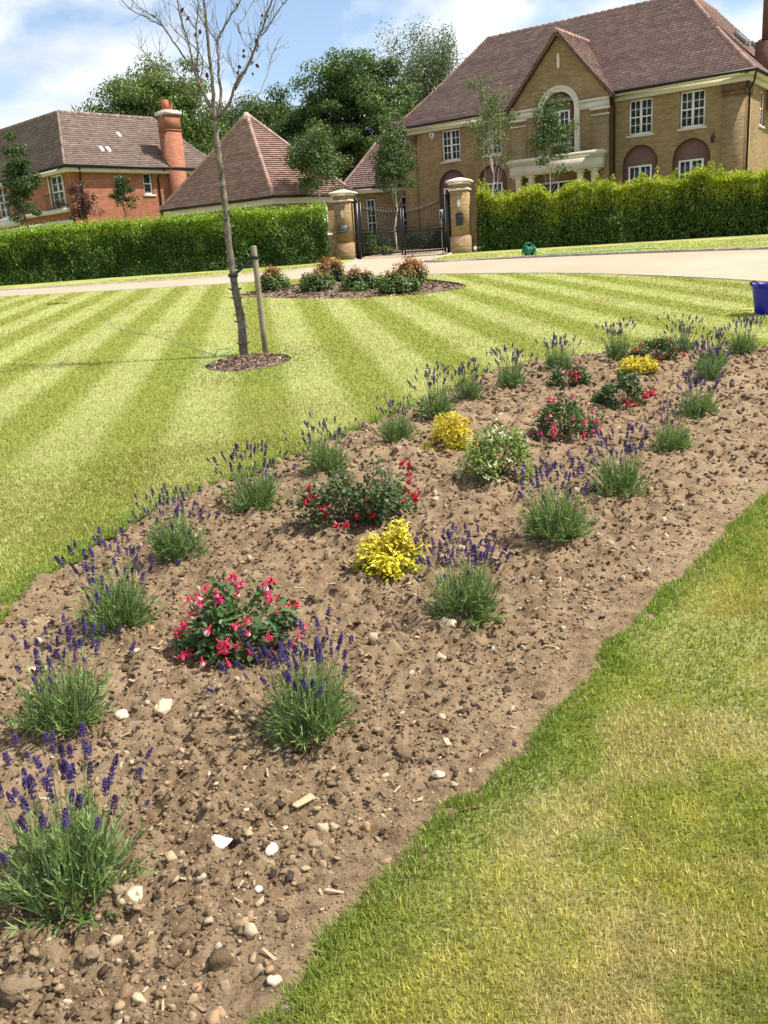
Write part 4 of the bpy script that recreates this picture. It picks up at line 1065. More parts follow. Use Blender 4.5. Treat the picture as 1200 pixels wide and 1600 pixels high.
tree('young_birch', (7.55, 37.6), 5.8, (0, 0, 4.15), (.78, .75, 1.75), 50, 6200, .095, BL, 'leafy young birch standing in front of the porch arch', group='young birches inside the hedges', trunk_r=.045, bark='birch_bark', seed=74, clump=.34, shell=.2)
tree('columnar_tree', (-13.35, 37.2), 5.2, (-.05, 0, 3.6), (.62, .6, 1.85), 44, 7500, .10, ((0.022, 0.055, 0.014), (0.075, 0.13, 0.030)), 'narrow dark green columnar tree behind the hedge at the left edge', trunk_r=.05, seed=75, clump=.3, shell=.2)
tree('maple_tree', (-11.15, 37.2), 3.5, (0, 0, 2.7), (.72, .65, .80), 36, 2600, .085, ((0.035, 0.014, 0.014), (0.10, 0.038, 0.034)), 'small purple leaved tree in front of the red brick house', trunk_r=.03, seed=76, clump=.36, shell=.2)
tree('columnar_tree', (-9.65, 38.0), 3.9, (0, 0, 3.05), (.44, .42, .92), 26, 2600, .085, ((0.022, 0.055, 0.014), (0.07, 0.13, 0.030)), 'small bushy green tree below the little window of the red brick house', trunk_r=.035, seed=77, clump=.38, shell=.2)
# planting in the court behind the gate
def bush(name, loc, rad, n, leaf, pal, label, cat='shrub', group=None, seed=1, tips=None, tip_frac=.0, lift=.0, mat='leaf', ratio=.5, zoff=None, nclump=26, up=.4, core=True):
    rg = np.random.default_rng(seed)
    z = float(gz(*loc[:2])) if zoff is None else zoff
    root = empty(name, (loc[0], loc[1], z), 0, label, cat, group)
    rad = np.array(rad, float)
    if core:
        q = G(); q.lathe([(.01, 0), (.62, .05), (.70, .35), (.60, .62), (.3, .78), (.0, .82)], 10); q.v = [(a * rad[0], b * rad[1], c * rad[2] + lift) for a, b, c in q.v]; q.build('light_block_core', M['shade_core'], root, uv=False)  # dark body added inside the leaves, standing in for inner shade
    d = unit(rg.normal(size=(nclump, 3))); d[:, 2] = np.abs(d[:, 2]) * .95 + .02
    cen_ = d * rad * rg.uniform(.70, 1.0, (nclump, 1)) * np.array([1, 1, .9]); cen_[:, 2] += lift + .03 * rad[2]
    ci = rg.integers(0, nclump, n); off = unit(rg.normal(size=(n, 3))) * rg.random((n, 1)) ** .4
    pos = cen_[ci] + off * rad * .34; pos[:, 2] = np.maximum(pos[:, 2], .02)
    nrm = unit(off * .7 + d[ci] * .6 + rg.normal(0, .45, (n, 3)) + np.array([0, 0, up]))
    tone = np.clip(rg.normal(.5, .28, n) + rg.normal(0, .15, nclump)[ci], 0, 1); C = mixcol(pal[0], pal[1], tone)
    if tips is not None:
        hi = (pos[:, 2] / (rad[2] + lift) + rg.normal(0, .16, n)) > (1 - tip_frac)
        k_ = rg.random(n); C = np.where(hi[:, None], mixcol(tips[0], tips[1], k_), C)
    C = C * rg.uniform(.75, 1.2, (n, 1))
    Lf = leaf * rg.uniform(.65, 1.3, n)
    V, F, C = leafquads(pos, nrm, Lf, Lf * ratio, rg, C, axis=pos + rg.normal(0, .3, (n, 3)) * rad.mean() + np.array([0, 0, .2]) * rad[2])
    o2 = mk('foliage', V, F, M[mat], root, col=C); o2['kind'] = 'stuff'
    g = G()
    for c in cen_[:10]: limb_tube(g, (rg.normal(0, .03), rg.normal(0, .03), -.02), c, .012 * rad.mean() / .3, .004, rg, 4, 5)
    g.build('stems', M['twig'], root, uv=False)
    return root
bush('box_hedge', (2.9, 43.2), (1.75, .55, .95), 5200, .08, ((0.014, 0.035, 0.010), (0.040, 0.075, 0.018)), 'low dark clipped hedge across the court behind the right gate leaf', 'hedge', seed=81)
bush('box_hedge', (0.0, 43.0), (1.3, .55, .9), 4200, .08, ((0.016, 0.038, 0.010), (0.045, 0.08, 0.018)), 'low dark clipped hedge across the court behind the left gate leaf', 'hedge', seed=82)
bush('leafy_shrub', (0.05, 39.6), (.42, .4, 1.0), 2200, .10, ((0.04, 0.08, 0.015), (0.15, 0.22, 0.04)), 'bright green shrub just inside the left gatepost', seed=83)
bush('leafy_shrub', (0.75, 39.3), (.5, .35, .35), 1200, .08, ((0.10, 0.15, 0.02), (0.30, 0.36, 0.05)), 'low yellow green shrub just inside the left gate leaf', seed=84)

# shrub island: photinias with coppery young leaves
PH = ((0.040, 0.085, 0.018), (0.150, 0.220, 0.045)); TP = ((0.27, 0.060, 0.030), (0.34, 0.20, 0.05))
def iz(x, y): return float(gz(x, y)) + .03
SHR = [((-2.30, 21.7), (.40, .38, .52), .28, 'rounded green and copper shrub at the left end, behind the wooden stake'),
       ((-1.18, 20.5), (.41, .38, .43), .03, 'plain green glossy shrub, second from the left, without red tips'),
       ((-0.92, 22.9), (.42, .40, .58), .40, 'red tipped shrub behind the plain green shrub of the island'),
       ((-0.20, 19.9), (.42, .40, .46), .26, 'wide olive and copper shrub in the middle of the island'),
       ((0.60, 18.9), (.44, .40, .43), .16, 'front olive green shrub at the right end of the island'),
       ((0.92, 20.3), (.40, .38, .60), .50, 'bright red tipped shrub at the back of the right end of the island')]
for i, (l, rd, tf, lab) in enumerate(SHR):
    bush('photinia_shrub', l, rd, 2600, .070, PH, lab, 'shrub', 'photinia shrubs of the mulched island', seed=90 + i, tips=TP, tip_frac=tf, zoff=iz(*l), nclump=34)

# ------------------------------------------------------------------ the nearly bare young tree and its stake
TRUNK = [(-1.597, 11.07, 0.456), (-1.586, 11.07, 0.697), (-1.584, 11.07, 0.928), (-1.612, 11.07, 1.235), (-1.621, 11.07, 1.498), (-1.63, 11.07, 1.758), (-1.627, 11.07, 2.049), (-1.628, 11.07, 2.301), (-1.633, 11.07, 2.585), (-1.638, 11.07, 2.795), (-1.637, 11.07, 2.989), (-1.627, 11.07, 3.139)]
LIMBS = {
    'leader': [(-1.626, 11.07, 3.162), (-1.631, 11.07, 3.321), (-1.617, 11.07, 3.477), (-1.612, 11.07, 3.664), (-1.612, 11.07, 3.879), (-1.608, 11.07, 4.092), (-1.61, 11.07, 4.303), (-1.598, 11.07, 4.51), (-1.573, 11.07, 4.773), (-1.557, 11.07, 5.003)] ,
    'right_leader': [(-1.61, 11.07, 3.177), (-1.563, 11.095, 3.289), (-1.539, 11.12, 3.481), (-1.543, 11.145, 3.673), (-1.532, 11.17, 3.833), (-1.527, 11.195, 3.977), (-1.485, 11.22, 4.08), (-1.388, 11.245, 4.217), (-1.244, 11.27, 4.39), (-1.145, 11.295, 4.541), (-1.095, 11.32, 4.726)] ,
    'right_limb': [(-1.594, 11.07, 3.168), (-1.501, 11.043, 3.261), (-1.419, 11.015, 3.346), (-1.357, 10.988, 3.478), (-1.293, 10.961, 3.562), (-1.195, 10.934, 3.658), (-1.122, 10.906, 3.754), (-1.047, 10.879, 3.88), (-0.992, 10.852, 3.975), (-0.937, 10.825, 4.084), (-0.841, 10.797, 4.269), (-0.773, 10.77, 4.438)] ,
    'right_limb_b': [(-0.992, 10.82, 3.946), (-0.904, 10.73, 3.986), (-0.822, 10.64, 4.062), (-0.725, 10.55, 4.135), (-0.651, 10.46, 4.168), (-0.558, 10.37, 4.234)] ,
    'right_limb_c': [(-1.371, 11.07, 3.462), (-1.258, 11.12, 3.62), (-1.173, 11.17, 3.748), (-1.112, 11.22, 3.894), (-1.061, 11.27, 4.026), (-1.003, 11.32, 4.142), (-0.946, 11.37, 4.335), (-0.905, 11.42, 4.529)] ,
    'left_limb': [(-1.643, 11.07, 3.195), (-1.69, 11.045, 3.336), (-1.737, 11.02, 3.476), (-1.773, 10.995, 3.583), (-1.791, 10.97, 3.672), (-1.797, 10.945, 3.804), (-1.806, 10.92, 3.921), (-1.834, 10.895, 4.052), (-1.86, 10.87, 4.196), (-1.867, 10.845, 4.351), (-1.872, 10.82, 4.519)] ,
    'left_limb_b': [(-1.636, 11.07, 3.179), (-1.689, 11.103, 3.361), (-1.738, 11.137, 3.496), (-1.779, 11.17, 3.63), (-1.79, 11.203, 3.762), (-1.762, 11.237, 3.923), (-1.765, 11.27, 4.101), (-1.746, 11.303, 4.261), (-1.72, 11.337, 4.405), (-1.714, 11.37, 4.611)] ,
    'far_left': [(-1.825, 11.07, 3.731), (-1.897, 11.02, 3.818), (-1.957, 10.97, 3.926), (-2.002, 10.92, 4.008), (-2.054, 10.87, 4.097), (-2.127, 10.82, 4.142), (-2.193, 10.77, 4.171), (-2.265, 10.72, 4.207), (-2.337, 10.67, 4.235), (-2.408, 10.62, 4.321), (-2.462, 10.57, 4.403)] ,
    'far_left_b': [(-2.037, 10.82, 4.077), (-2.111, 10.845, 4.183), (-2.213, 10.87, 4.254), (-2.315, 10.895, 4.333), (-2.375, 10.92, 4.416)] ,
    'mid_left': [(-1.734, 11.07, 3.5), (-1.779, 11.12, 3.559), (-1.713, 11.17, 3.751), (-1.754, 11.22, 3.903), (-1.853, 11.27, 4.013), (-1.97, 11.32, 4.117), (-2.046, 11.37, 4.21), (-2.082, 11.42, 4.34), (-2.129, 11.47, 4.463)] ,
    'mid_cross': [(-1.604, 11.07, 4.077), (-1.65, 11.103, 4.163), (-1.694, 11.137, 4.264), (-1.713, 11.17, 4.364)] ,
    'inner_l': [(-1.728, 11.07, 4.099), (-1.769, 11.02, 4.166), (-1.816, 10.97, 4.239), (-1.849, 10.92, 4.295), (-1.868, 10.87, 4.387)] ,
    'inner_r': [(-1.504, 11.07, 3.934), (-1.523, 10.97, 3.982), (-1.545, 10.87, 4.006), (-1.57, 10.77, 4.066)] ,
    'thin_l': [(-1.671, 11.07, 3.244), (-1.814, 10.984, 3.35), (-1.935, 10.899, 3.468), (-2.026, 10.813, 3.536), (-2.11, 10.727, 3.631), (-2.178, 10.641, 3.708), (-2.227, 10.556, 3.797), (-2.264, 10.47, 3.84)] ,
    'thin_l2': [(-1.786, 11.07, 3.425), (-1.924, 11.17, 3.576), (-2.062, 11.27, 3.729), (-2.189, 11.37, 3.851), (-2.248, 11.47, 3.97), (-2.259, 11.57, 4.118)] ,
    'thin_r': [(-1.536, 11.07, 3.22), (-1.313, 11.153, 3.314), (-1.14, 11.237, 3.411), (-1.044, 11.32, 3.579), (-0.963, 11.403, 3.781), (-0.922, 11.487, 3.922), (-0.826, 11.57, 4.077)] ,
    'thin_r2': [(-1.323, 11.07, 3.583), (-1.359, 11.037, 3.672), (-1.414, 11.003, 3.746), (-1.452, 10.97, 3.803)] ,
    'side_shoot': [(-1.667, 11.07, 2.401), (-1.618, 11.033, 2.543), (-1.542, 10.995, 2.698), (-1.463, 10.957, 2.882), (-1.402, 10.92, 3.001)] ,
    'r_up': [(-1.109, 11.07, 3.832), (-1.204, 11.11, 3.939), (-1.249, 11.15, 4.042), (-1.279, 11.19, 4.129), (-1.206, 11.23, 4.225), (-1.132, 11.27, 4.322)] ,
}
DEAD = [(-2.189, 10.87, 3.716), (-2.14, 10.87, 4.228), (-2.042, 10.87, 4.126), (-1.801, 10.87, 4.207), (-0.934, 10.87, 4.194), (-0.973, 10.87, 4.104), (-1.059, 10.87, 3.916), (-1.033, 10.87, 3.847), (-1.19, 10.87, 3.774), (-1.111, 10.87, 3.663), (-1.289, 10.87, 3.64), (-1.565, 10.87, 3.639), (-1.231, 10.87, 4.296), (-1.674, 10.87, 4.036), (-1.111, 10.87, 3.897), (-1.826, 10.87, 4.267), (-1.661, 10.87, 3.599), (-1.185, 10.87, 3.6)]
TB = np.array([-1.597, 11.07, 0.50])
BT = empty('bare_tree', tuple(TB), 0, 'nearly bare young tree with a few withered leaves, tied to a wooden stake', 'tree')
rg = np.random.default_rng(101)
g = G(); tp = np.array(TRUNK) - TB; tp[0, 2] = -.12
tp = spline(tp, 3); nn = len(tp)
rad = np.interp(np.linspace(0, 1, nn), [0, .06, .3, .7, 1], [.072, .054, .044, .036, .031]) * (1 + .07 * rg.normal(size=nn))
g.tube(tp, rad, 12)
for i in range(40):                                   # knobbly spur stubs on the lower trunk
    t = int(rg.integers(2, int(nn * .62))); a = rg.uniform(0, 6.28); dv = np.array([math.cos(a), math.sin(a), .4]); g.tube([tp[t] + dv * rad[t] * .8, tp[t] + dv * (rad[t] + .02 + .03 * rg.random())], [.014, .006], 5)
g.build('trunk', M['grey_bark'], BT, smooth=True)
RD = {'leader': .040, 'right_leader': .030, 'right_limb': .030, 'right_limb_b': .013, 'right_limb_c': .020, 'left_limb': .026, 'left_limb_b': .024, 'far_left': .017, 'far_left_b': .009, 'mid_left': .013, 'mid_cross': .012, 'inner_l': .011, 'inner_r': .011, 'thin_l': .009, 'thin_l2': .008, 'thin_r': .008, 'thin_r2': .008, 'side_shoot': .011, 'r_up': .009}
tw = G()
for k_, pts in LIMBS.items():
    P = np.array(pts) - TB; P = spline(P, 3); P = P + rg.normal(0, .004, P.shape); n_ = len(P)
    r0_ = RD[k_] * .66; long_ = pts[-1][2] > 4.2 and r0_ > .015
    rr_ = np.linspace(r0_, max(r0_ * .32, .0028), n_)
    G().tube(P, rr_, 7).build('limb', M['grey_bark'], BT, smooth=True)
    nt_ = int(n_ * (.75 if r0_ > .012 else .5))
    for j in range(nt_):                               # fine twigs
        s_ = int(rg.integers(int(n_ * .25), n_)); d0 = unit(P[min(s_ + 1, n_ - 1)] - P[max(s_ - 1, 0)])
        d1 = unit(d0 * .8 + rg.normal(0, .62, 3) + np.array([0, 0, .45])); L = rg.uniform(.10, .42)
        q = [P[s_]]; dcur = d1
        for st in range(4): dcur = unit(dcur + rg.normal(0, .22, 3) + np.array([0, 0, .10])); q.append(q[-1] + dcur * L / 4)
        tw.tube(q, [.0034, .0028, .0022, .0017, .0010], 4)
        if rg.random() < .6:
            m_ = int(rg.integers(1, 4)); d2 = unit(dcur + rg.normal(0, .6, 3)); tw.tube([q[m_], q[m_] + d2 * L * .25, q[m_] + unit(d2 + [0, 0, .4]) * L * .5], [.0026, .002, .0012], 4)
o2 = tw.build('twigs', M['grey_bark'], BT, uv=False); o2['kind'] = 'stuff'
M['dead_leaf'] = plain('withered_leaf', (0.085, 0.045, 0.040), .8, .4, 30)
lf = G(); lf.add([(0, 0, 0), (.022, .008, -.02), (.026, -.004, -.05), (0, .012, -.085), (-.024, -.006, -.05), (-.02, .01, -.02), (0, -.012, -.045)], [(0, 1, 6), (1, 2, 6), (2, 3, 6), (3, 4, 6), (4, 5, 6), (5, 0, 6)])
lme = mesh('dead_leaf', lf.v, lf.f, M['dead_leaf'])
for p in DEAD:
    for j in range(2 if rg.random() < .5 else 1):
        o = obj('withered_leaf', lme, BT); o.location = np.array(p) - TB + rg.normal(0, .02, 3); o.rotation_euler = rg.uniform(-.8, .8, 3) + np.array([0, 0, rg.uniform(0, 6)]); o.scale = (rg.uniform(.5, .85),) * 3
# stake and tie
M['stake'] = plain('weathered_stake', (0.26, 0.215, 0.15), .9, .3, 9, .4)
sb = np.array([-1.315, 11.0, float(gz(-1.3, 11.0)) + .05])
q = G(); q.tube([(0, 0, -.2), (-.004, 0, .3), (-.010, 0, .8), (-.016, 0, 1.22), (-.016, 0, 1.235)], [.036, .036, .035, .034, .028], 12)
o = q.build('tree_stake', M['stake'], smooth=False); o.location = sb; tag(o, 'round weathered wooden stake standing beside the bare tree trunk', 'stake')
tr_at = np.array([np.interp(1.48, np.array(TRUNK)[:, 2], np.array(TRUNK)[:, 0]), 11.07, 1.42])
sa = sb + np.array([-.014, 0, 1.10])
tie = empty('tree_tie', tuple(sa), 0, 'black rubber tie strap joining the bare tree to its stake', 'tree tie')
M['rubber'] = plain('black_rubber', (0.02, 0.022, 0.026), .6)
v = tr_at - sa
for s_ in (-1, 1):
    q = G(); off = np.array([0, .055 * s_, 0]); a, b = off * .7, v + off * 1.5
    zv = np.array([0, 0, .014])
    q.add([a - zv, b - zv, b + zv, a + zv, a - zv + [0, .004, 0], b - zv + [0, .004, 0], b + zv + [0, .004, 0], a + zv + [0, .004, 0]], [(0, 1, 2, 3), (4, 5, 6, 7), (0, 1, 5, 4), (3, 2, 6, 7)]); q.build('strap', M['rubber'], tie)
q = G(); q.lathe([(.040, -.018), (.044, -.018), (.044, .018), (.040, .018)], 14); q.build('stake_loop', M['rubber'], tie)
q = G(); q.lathe([(.056, -.018), (.061, -.018), (.061, .018), (.056, .018)], 16, tuple(v)); q.build('trunk_loop', M['rubber'], tie)

# ------------------------------------------------------------------ bedding plants
def ribbons(B, D, L, Wd, curl, rg, cols, up=None):
    """thin blades: base B, unit direction D, bent by curl towards 'up'"""
    n = len(B); L = np.broadcast_to(L, (n,))[:, None]; Wd = np.broadcast_to(Wd, (n,))[:, None]; curl = np.broadcast_to(curl, (n,))[:, None]
    if up is None: up = np.array([0, 0, 1.0])
    side = unit(np.cross(D, rg.normal(size=(n, 3))))
    m_ = B + D * L * .55 + up * curl * L * .25; t_ = B + D * L + up * curl * L
    V = np.stack([B - side * Wd * .5, B + side * Wd * .5, m_ + side * Wd * .45, m_ - side * Wd * .45, t_], 1).reshape(-1, 3)
    i = np.arange(n)[:, None] * 5
    F = np.concatenate([i + np.array([0, 1, 2]), i + np.array([0, 2, 3]), i + np.array([3, 2, 4])])
    return V, F, np.repeat(cols, 5, axis=0)

M['lav_head'] = leaf_mat('lavender_flower', (0.072, 0.046, 0.150), .15, .8, .1, .45)
M['lav_head_col'] = leaf_mat('lavender_flower_mass', None, .15, .7, .2)
HEADS = []
for s in range(4):
    rg = np.random.default_rng(200 + s); g = G(); nw = 6 + s % 2
    for w in range(nw):                                   # whorls of small lipped florets
        z = .052 * w / (nw - 1) * (.9 + .2 * rg.random()); rr_ = (.0098, .0108, .0104, .0096, .0085, .0068, .0045)[w]
        if w == 0: z = -.010
        for k_ in range(6):
            a = 2 * math.pi * (k_ + .5 * (w % 2)) / 6 + rg.normal(0, .12); c, s_ = math.cos(a), math.sin(a); q = rr_ * rg.uniform(.85, 1.2)
            b0 = np.array([c * .002, s_ * .002, z]); tip = np.array([c * q, s_ * q, z + .007]); sd_ = np.array([-s_, c, 0]) * .0042
            g.add([b0 + [0, 0, -.002], tip + sd_, tip + [0, 0, .004], tip - sd_, tip + [c * .0015, s_ * .0015, -.004]], [(0, 1, 2), (0, 2, 3), (0, 3, 4), (0, 4, 1), (1, 4, 2), (4, 3, 2)])
    HEADS.append(mesh('flower_spike', g.v, g.f, M['lav_head']))
HEAD_V = [np.array([v.co[:] for v in m.vertices]) for m in HEADS]
HEAD_F = [np.array([list(p.vertices) for p in m.polygons]) for m in HEADS]

def lavender(loc, size, nsp, label, seed, single, lean=(0, 0)):
    rg = np.random.default_rng(seed); z = soil_z(*loc)
    root = empty('lavender', (loc[0], loc[1], z - .012), 0, label, 'lavender', 'lavender plants along the edges of the flower bed')
    n = 780 if single else 460; wk = 1.0 if single else 1.5
    def cone(n_, spread, rb):
        az = rg.uniform(0, 6.283, n_); tl = np.abs(rg.normal(0, spread, n_)); tl = np.minimum(tl, 1.25)
        D = np.stack([np.sin(tl) * np.cos(az), np.sin(tl) * np.sin(az), np.cos(tl)], 1)
        rr_ = rb * np.sqrt(rg.random(n_)); B = np.stack([rr_ * np.cos(az) , rr_ * np.sin(az), np.zeros(n_)], 1) + D * .0
        D = unit(D + np.array([lean[0], lean[1], 0])); return B, D, tl
    nst = 95 if single else 60; per = 20 if single else 14; n = nst * per
    B, D, tl = cone(nst, .76, .065 * size)
    SLn = size * (.225 - .075 * tl) * rg.uniform(.55, 1.12, nst)
    si = np.repeat(np.arange(nst), per); t = np.tile(np.linspace(.22, 1.0, per), nst) + rg.normal(0, .04, n)
    bend = np.stack([rg.normal(0, .10, nst), rg.normal(0, .10, nst), rg.uniform(.0, .14, nst)], 1)
    Pl = B[si] + D[si] * (SLn[si] * t)[:, None] + bend[si] * (SLn[si] * t * t)[:, None]
    Dl = unit(D[si] + rg.normal(0, .42, (n, 3)) + np.array([0, 0, .12])); L = size * rg.uniform(.026, .056, n)
    C = mixcol((0.090, 0.165, 0.045), (0.280, 0.390, 0.130), np.clip(.55 * t + .6 * rg.random(n) - .15, 0, 1)) * rg.uniform(.8, 1.2, (n, 1))
    V, F, C = ribbons(Pl, Dl, L, .0044 * size * wk, rg.uniform(-.15, .2, n), rg, C)
    Vs_, Fs_, Cs_ = ribbons(B, D, SLn, .0026 * size * wk, 0, rg, np.repeat([[.12, .16, .07]], nst, 0)); F = np.concatenate([F, Fs_ + len(V)]); V = np.concatenate([V, Vs_]); C = np.concatenate([C, Cs_])
    # low side leaves near the ground
    k_ = 220; B2, D2, _ = cone(k_, .95, .10 * size); B2[:, 2] += rg.uniform(.005, .10, k_) * size
    V2_, F2_, C2_ = ribbons(B2 + D2 * .05 * size, unit(D2 + rg.normal(0, .35, (k_, 3))), size * rg.uniform(.03, .06, k_), .0052 * size * wk, 0, rg, mixcol((0.075, 0.13, 0.05), (0.18, 0.26, 0.11), rg.random(k_)))
    o2 = mk('foliage', np.concatenate([V, V2_]), np.concatenate([F, F2_ + len(V)]), M['leaf'], root, col=np.concatenate([C, C2_])); o2['kind'] = 'stuff'
    B, D, tl = cone(nsp, .36, .065 * size)
    L = size * rg.uniform(.225, .375, nsp); cu = rg.uniform(0, .12, nsp)
    V, F, C = ribbons(B, D, L, .0042 * size * wk, cu, rg, np.repeat([[.17, .23, .10]], nsp, 0) * rg.uniform(.8, 1.3, (nsp, 1)))
    o2 = mk('flower_stems', V, F, M['leaf'], root, col=C); o2['kind'] = 'stuff'
    tip = B + D * L[:, None] + np.array([0, 0, 1]) * (cu * L)[:, None]; dirv = unit(D + np.array([0, 0, 1]) * (cu * 1.4)[:, None] + rg.normal(0, .12, (nsp, 3)))
    sc = size * rg.uniform(.70, 1.15, nsp) * (.70 if single else .80)
    if single:
        for i in range(nsp):
            o = obj('flower_spike', HEADS[i % 4], root); o.location = tip[i] - dirv[i] * .004
            o.rotation_mode = 'QUATERNION'; o.rotation_quaternion = Vector(dirv[i]).to_track_quat('Z', 'Y'); o.scale = (sc[i] * rg.uniform(.75, 1.05),) * 2 + (sc[i] * rg.uniform(.6, 1.15),)
    else:
        Vs, Fs, Cs, m_ = [], [], [], 0
        for i in range(nsp):
            a = unit(np.cross(dirv[i], rg.normal(size=3))); b = np.cross(dirv[i], a); hv = HEAD_V[i % 4] * np.array([1.0, 1.0, rg.uniform(.7, 1.1)])
            Vs.append(tip[i] + sc[i] * (hv[:, :1] * a + hv[:, 1:2] * b + hv[:, 2:3] * dirv[i])); Fs.append(HEAD_F[i % 4] + m_); m_ += len(hv)
            Cs.append(np.repeat([np.array([.080, .052, .150]) * rg.uniform(.6, 1.4)], len(hv), 0))
        o2 = mk('flower_spikes', np.concatenate(Vs), np.concatenate(Fs), M['lav_head_col'], root, col=np.concatenate(Cs)); o2['kind'] = 'stuff'
    return root
LAV = [((-.80, 1.78), 1.10, 46, 'largest lavender, at the lower left corner beside the tan block stone'),
       ((-1.06, 2.55), 1.05, 44, 'lavender at the left edge, just above the corner plant, near a round cream pebble'),
       ((-1.08, 3.29), .98, 46, 'lavender to the left of the pink and red fuchsia, close to the lawn edge'),
       ((-.99, 3.99), 1.02, 46, 'fourth lavender up the left side, its spikes overlapping the lawn edge'),
       ((-.72, 4.74), .98, 42, 'lavender up the lawn edge just left of the sparse red fuchsia'),
       ((-.33, 5.35), 1.02, 40, 'tall upright lavender directly behind the sparse red fuchsia'),
       ((.13, 6.05), .92, 36, 'small compact lavender left of the second yellow bush'),
       ((.45, 6.68), 1.02, 40, 'lavender behind the second yellow bush, first of a close pair'),
       ((.78, 7.30), .98, 36, 'lavender of a close pair behind the second yellow bush, the further one'),
       ((1.20, 7.78), .95, 34, 'lavender at the far edge between the close pair and the lone grassy one'),
       ((1.76, 8.50), 1.02, 34, 'lone lavender at the far edge seen against the striped lawn'),
       ((2.40, 8.70), 1.05, 36, 'lavender at the far edge behind the low yellow patch'),
       ((3.10, 8.95), 1.10, 36, 'far lavender at the right end of the back row, tallest against the lawn'),
       ((3.55, 8.55), 1.05, 36, 'rightmost lavender at the far right corner of the bed'),
       ((-.27, 2.42), 1.08, 52, 'lavender in the near centre, right below the pink and red fuchsia'),
       ((.28, 3.16), 1.05, 50, 'lavender touching the right side of the nearest yellow bush'),
       ((.79, 3.90), 1.02, 46, 'lavender below the white flowered fuchsia, above the sandy strip'),
       ((1.27, 4.58), 1.05, 46, 'third lavender from the front of the right row, below the pink fuchsia'),
       ((1.79, 5.28), .90, 28, 'small lavender with few flowers in the right row'),
       ((2.26, 6.18), .95, 34, 'lavender in the right row beside the dark fuchsia with red blooms'),
       ((2.78, 7.36), 1.0, 36, 'lavender in the right row, to the right of the low yellow patch'),
       ((3.02, 7.90), .95, 32, 'lavender near the far right corner, just before the rightmost plants')]
for i, (l, s_, ns, lab) in enumerate(LAV):
    lavender(l, s_ * (.90 if i < 2 else .76 if i == 14 else .90) * (1 + .07 * math.sin(i * 3.7)), int(ns * (1.25 + .2 * math.sin(i * 5.1))), lab, 300 + i, math.hypot(*l) < 6.2, (0.04 * math.sin(i * 2.1), 0.03 * math.cos(i * 1.7)))

# fuchsia blooms
def fuchsia_flower(sep, cor, seed):
    rg = np.random.default_rng(seed); g = G(); C = []
    def add(V, F, c): g.add(V, F); C.extend([np.array(c) * rg.uniform(.85, 1.15)] * len(V))
    m_ = len(g.v); g.lathe([(.0012, .012), (.0030, .009), (.0036, .002), (.0042, -.006)], 7); C.extend([sep] * (len(g.v) - m_))
    for k_ in range(4):
        a = k_ * math.pi / 2 + .3; c, s_ = math.cos(a), math.sin(a); t = np.array([-s_, c, 0]); o_ = np.array([c, s_, 0])
        p0 = np.array([0, 0, -.005]) + o_ * .003; p1 = p0 + o_ * .013 + [0, 0, -.007 + .004 * rg.random()]; p2 = p1 + o_ * .012 + [0, 0, .003 * rg.normal()]
        add([p0 - t * .003, p0 + t * .003, p1 + t * .0052, p2, p1 - t * .0052], [(0, 1, 2, 4), (4, 2, 3)], sep)
    m_ = len(g.v); g.lathe([(.003, -.006), (.0078, -.012), (.0095, -.019), (.0085, -.024)], 8, wob=lambda t, z: 1 + .12 * math.sin(4 * t)); C.extend([cor] * (len(g.v) - m_))
    for k_ in range(3):
        a = k_ * 2.1; g2 = [(0, 0, -.02), (.0012, 0, -.02), (.003 * math.cos(a), .003 * math.sin(a), -.038)]; add(g2, [(0, 1, 2)], sep)
    return g.v, g.f, np.array(C)
M['petal'] = leaf_mat('petal', None, .25, .45, .3)
def flower_meshes(sep, cor, n=3):
    out = []
    for i in range(n):
        v, f_, c = fuchsia_flower(np.array(sep), np.array(cor[i % len(cor)]), 400 + i); out.append(mesh('flower', v, f_, M['petal'], col=c))
    return out
PINK = flower_meshes((.60, .030, .075), [(.62, .10, .30), (.80, .55, .62), (.58, .08, .26)])
RED = flower_meshes((.48, .010, .022), [(.50, .012, .05), (.40, .01, .06), (.5, .02, .04)])
WHITE = flower_meshes((.60, .62, .40), [(.68, .66, .50), (.62, .62, .42), (.7, .66, .5)])
LEAFM = {}
def leaf_mesh(key, c, L, Wd):
    if key not in LEAFM:
        m_ = leaf_mat('leaf_' + key, c, .28, .40, .4, .38)
        V = [(0, 0, 0), (L * .30, Wd * .42, .05 * L), (L * .62, Wd * .44, .03 * L), (L, 0, -.10 * L), (L * .62, -Wd * .44, .03 * L), (L * .30, -Wd * .42, .05 * L), (L * .45, 0, -.03 * L)]
        LEAFM[key] = mesh('leaf', V, [(0, 6, 1), (1, 6, 2), (2, 6, 3), (3, 6, 4), (4, 6, 5), (5, 6, 0)], m_)
    return LEAFM[key]

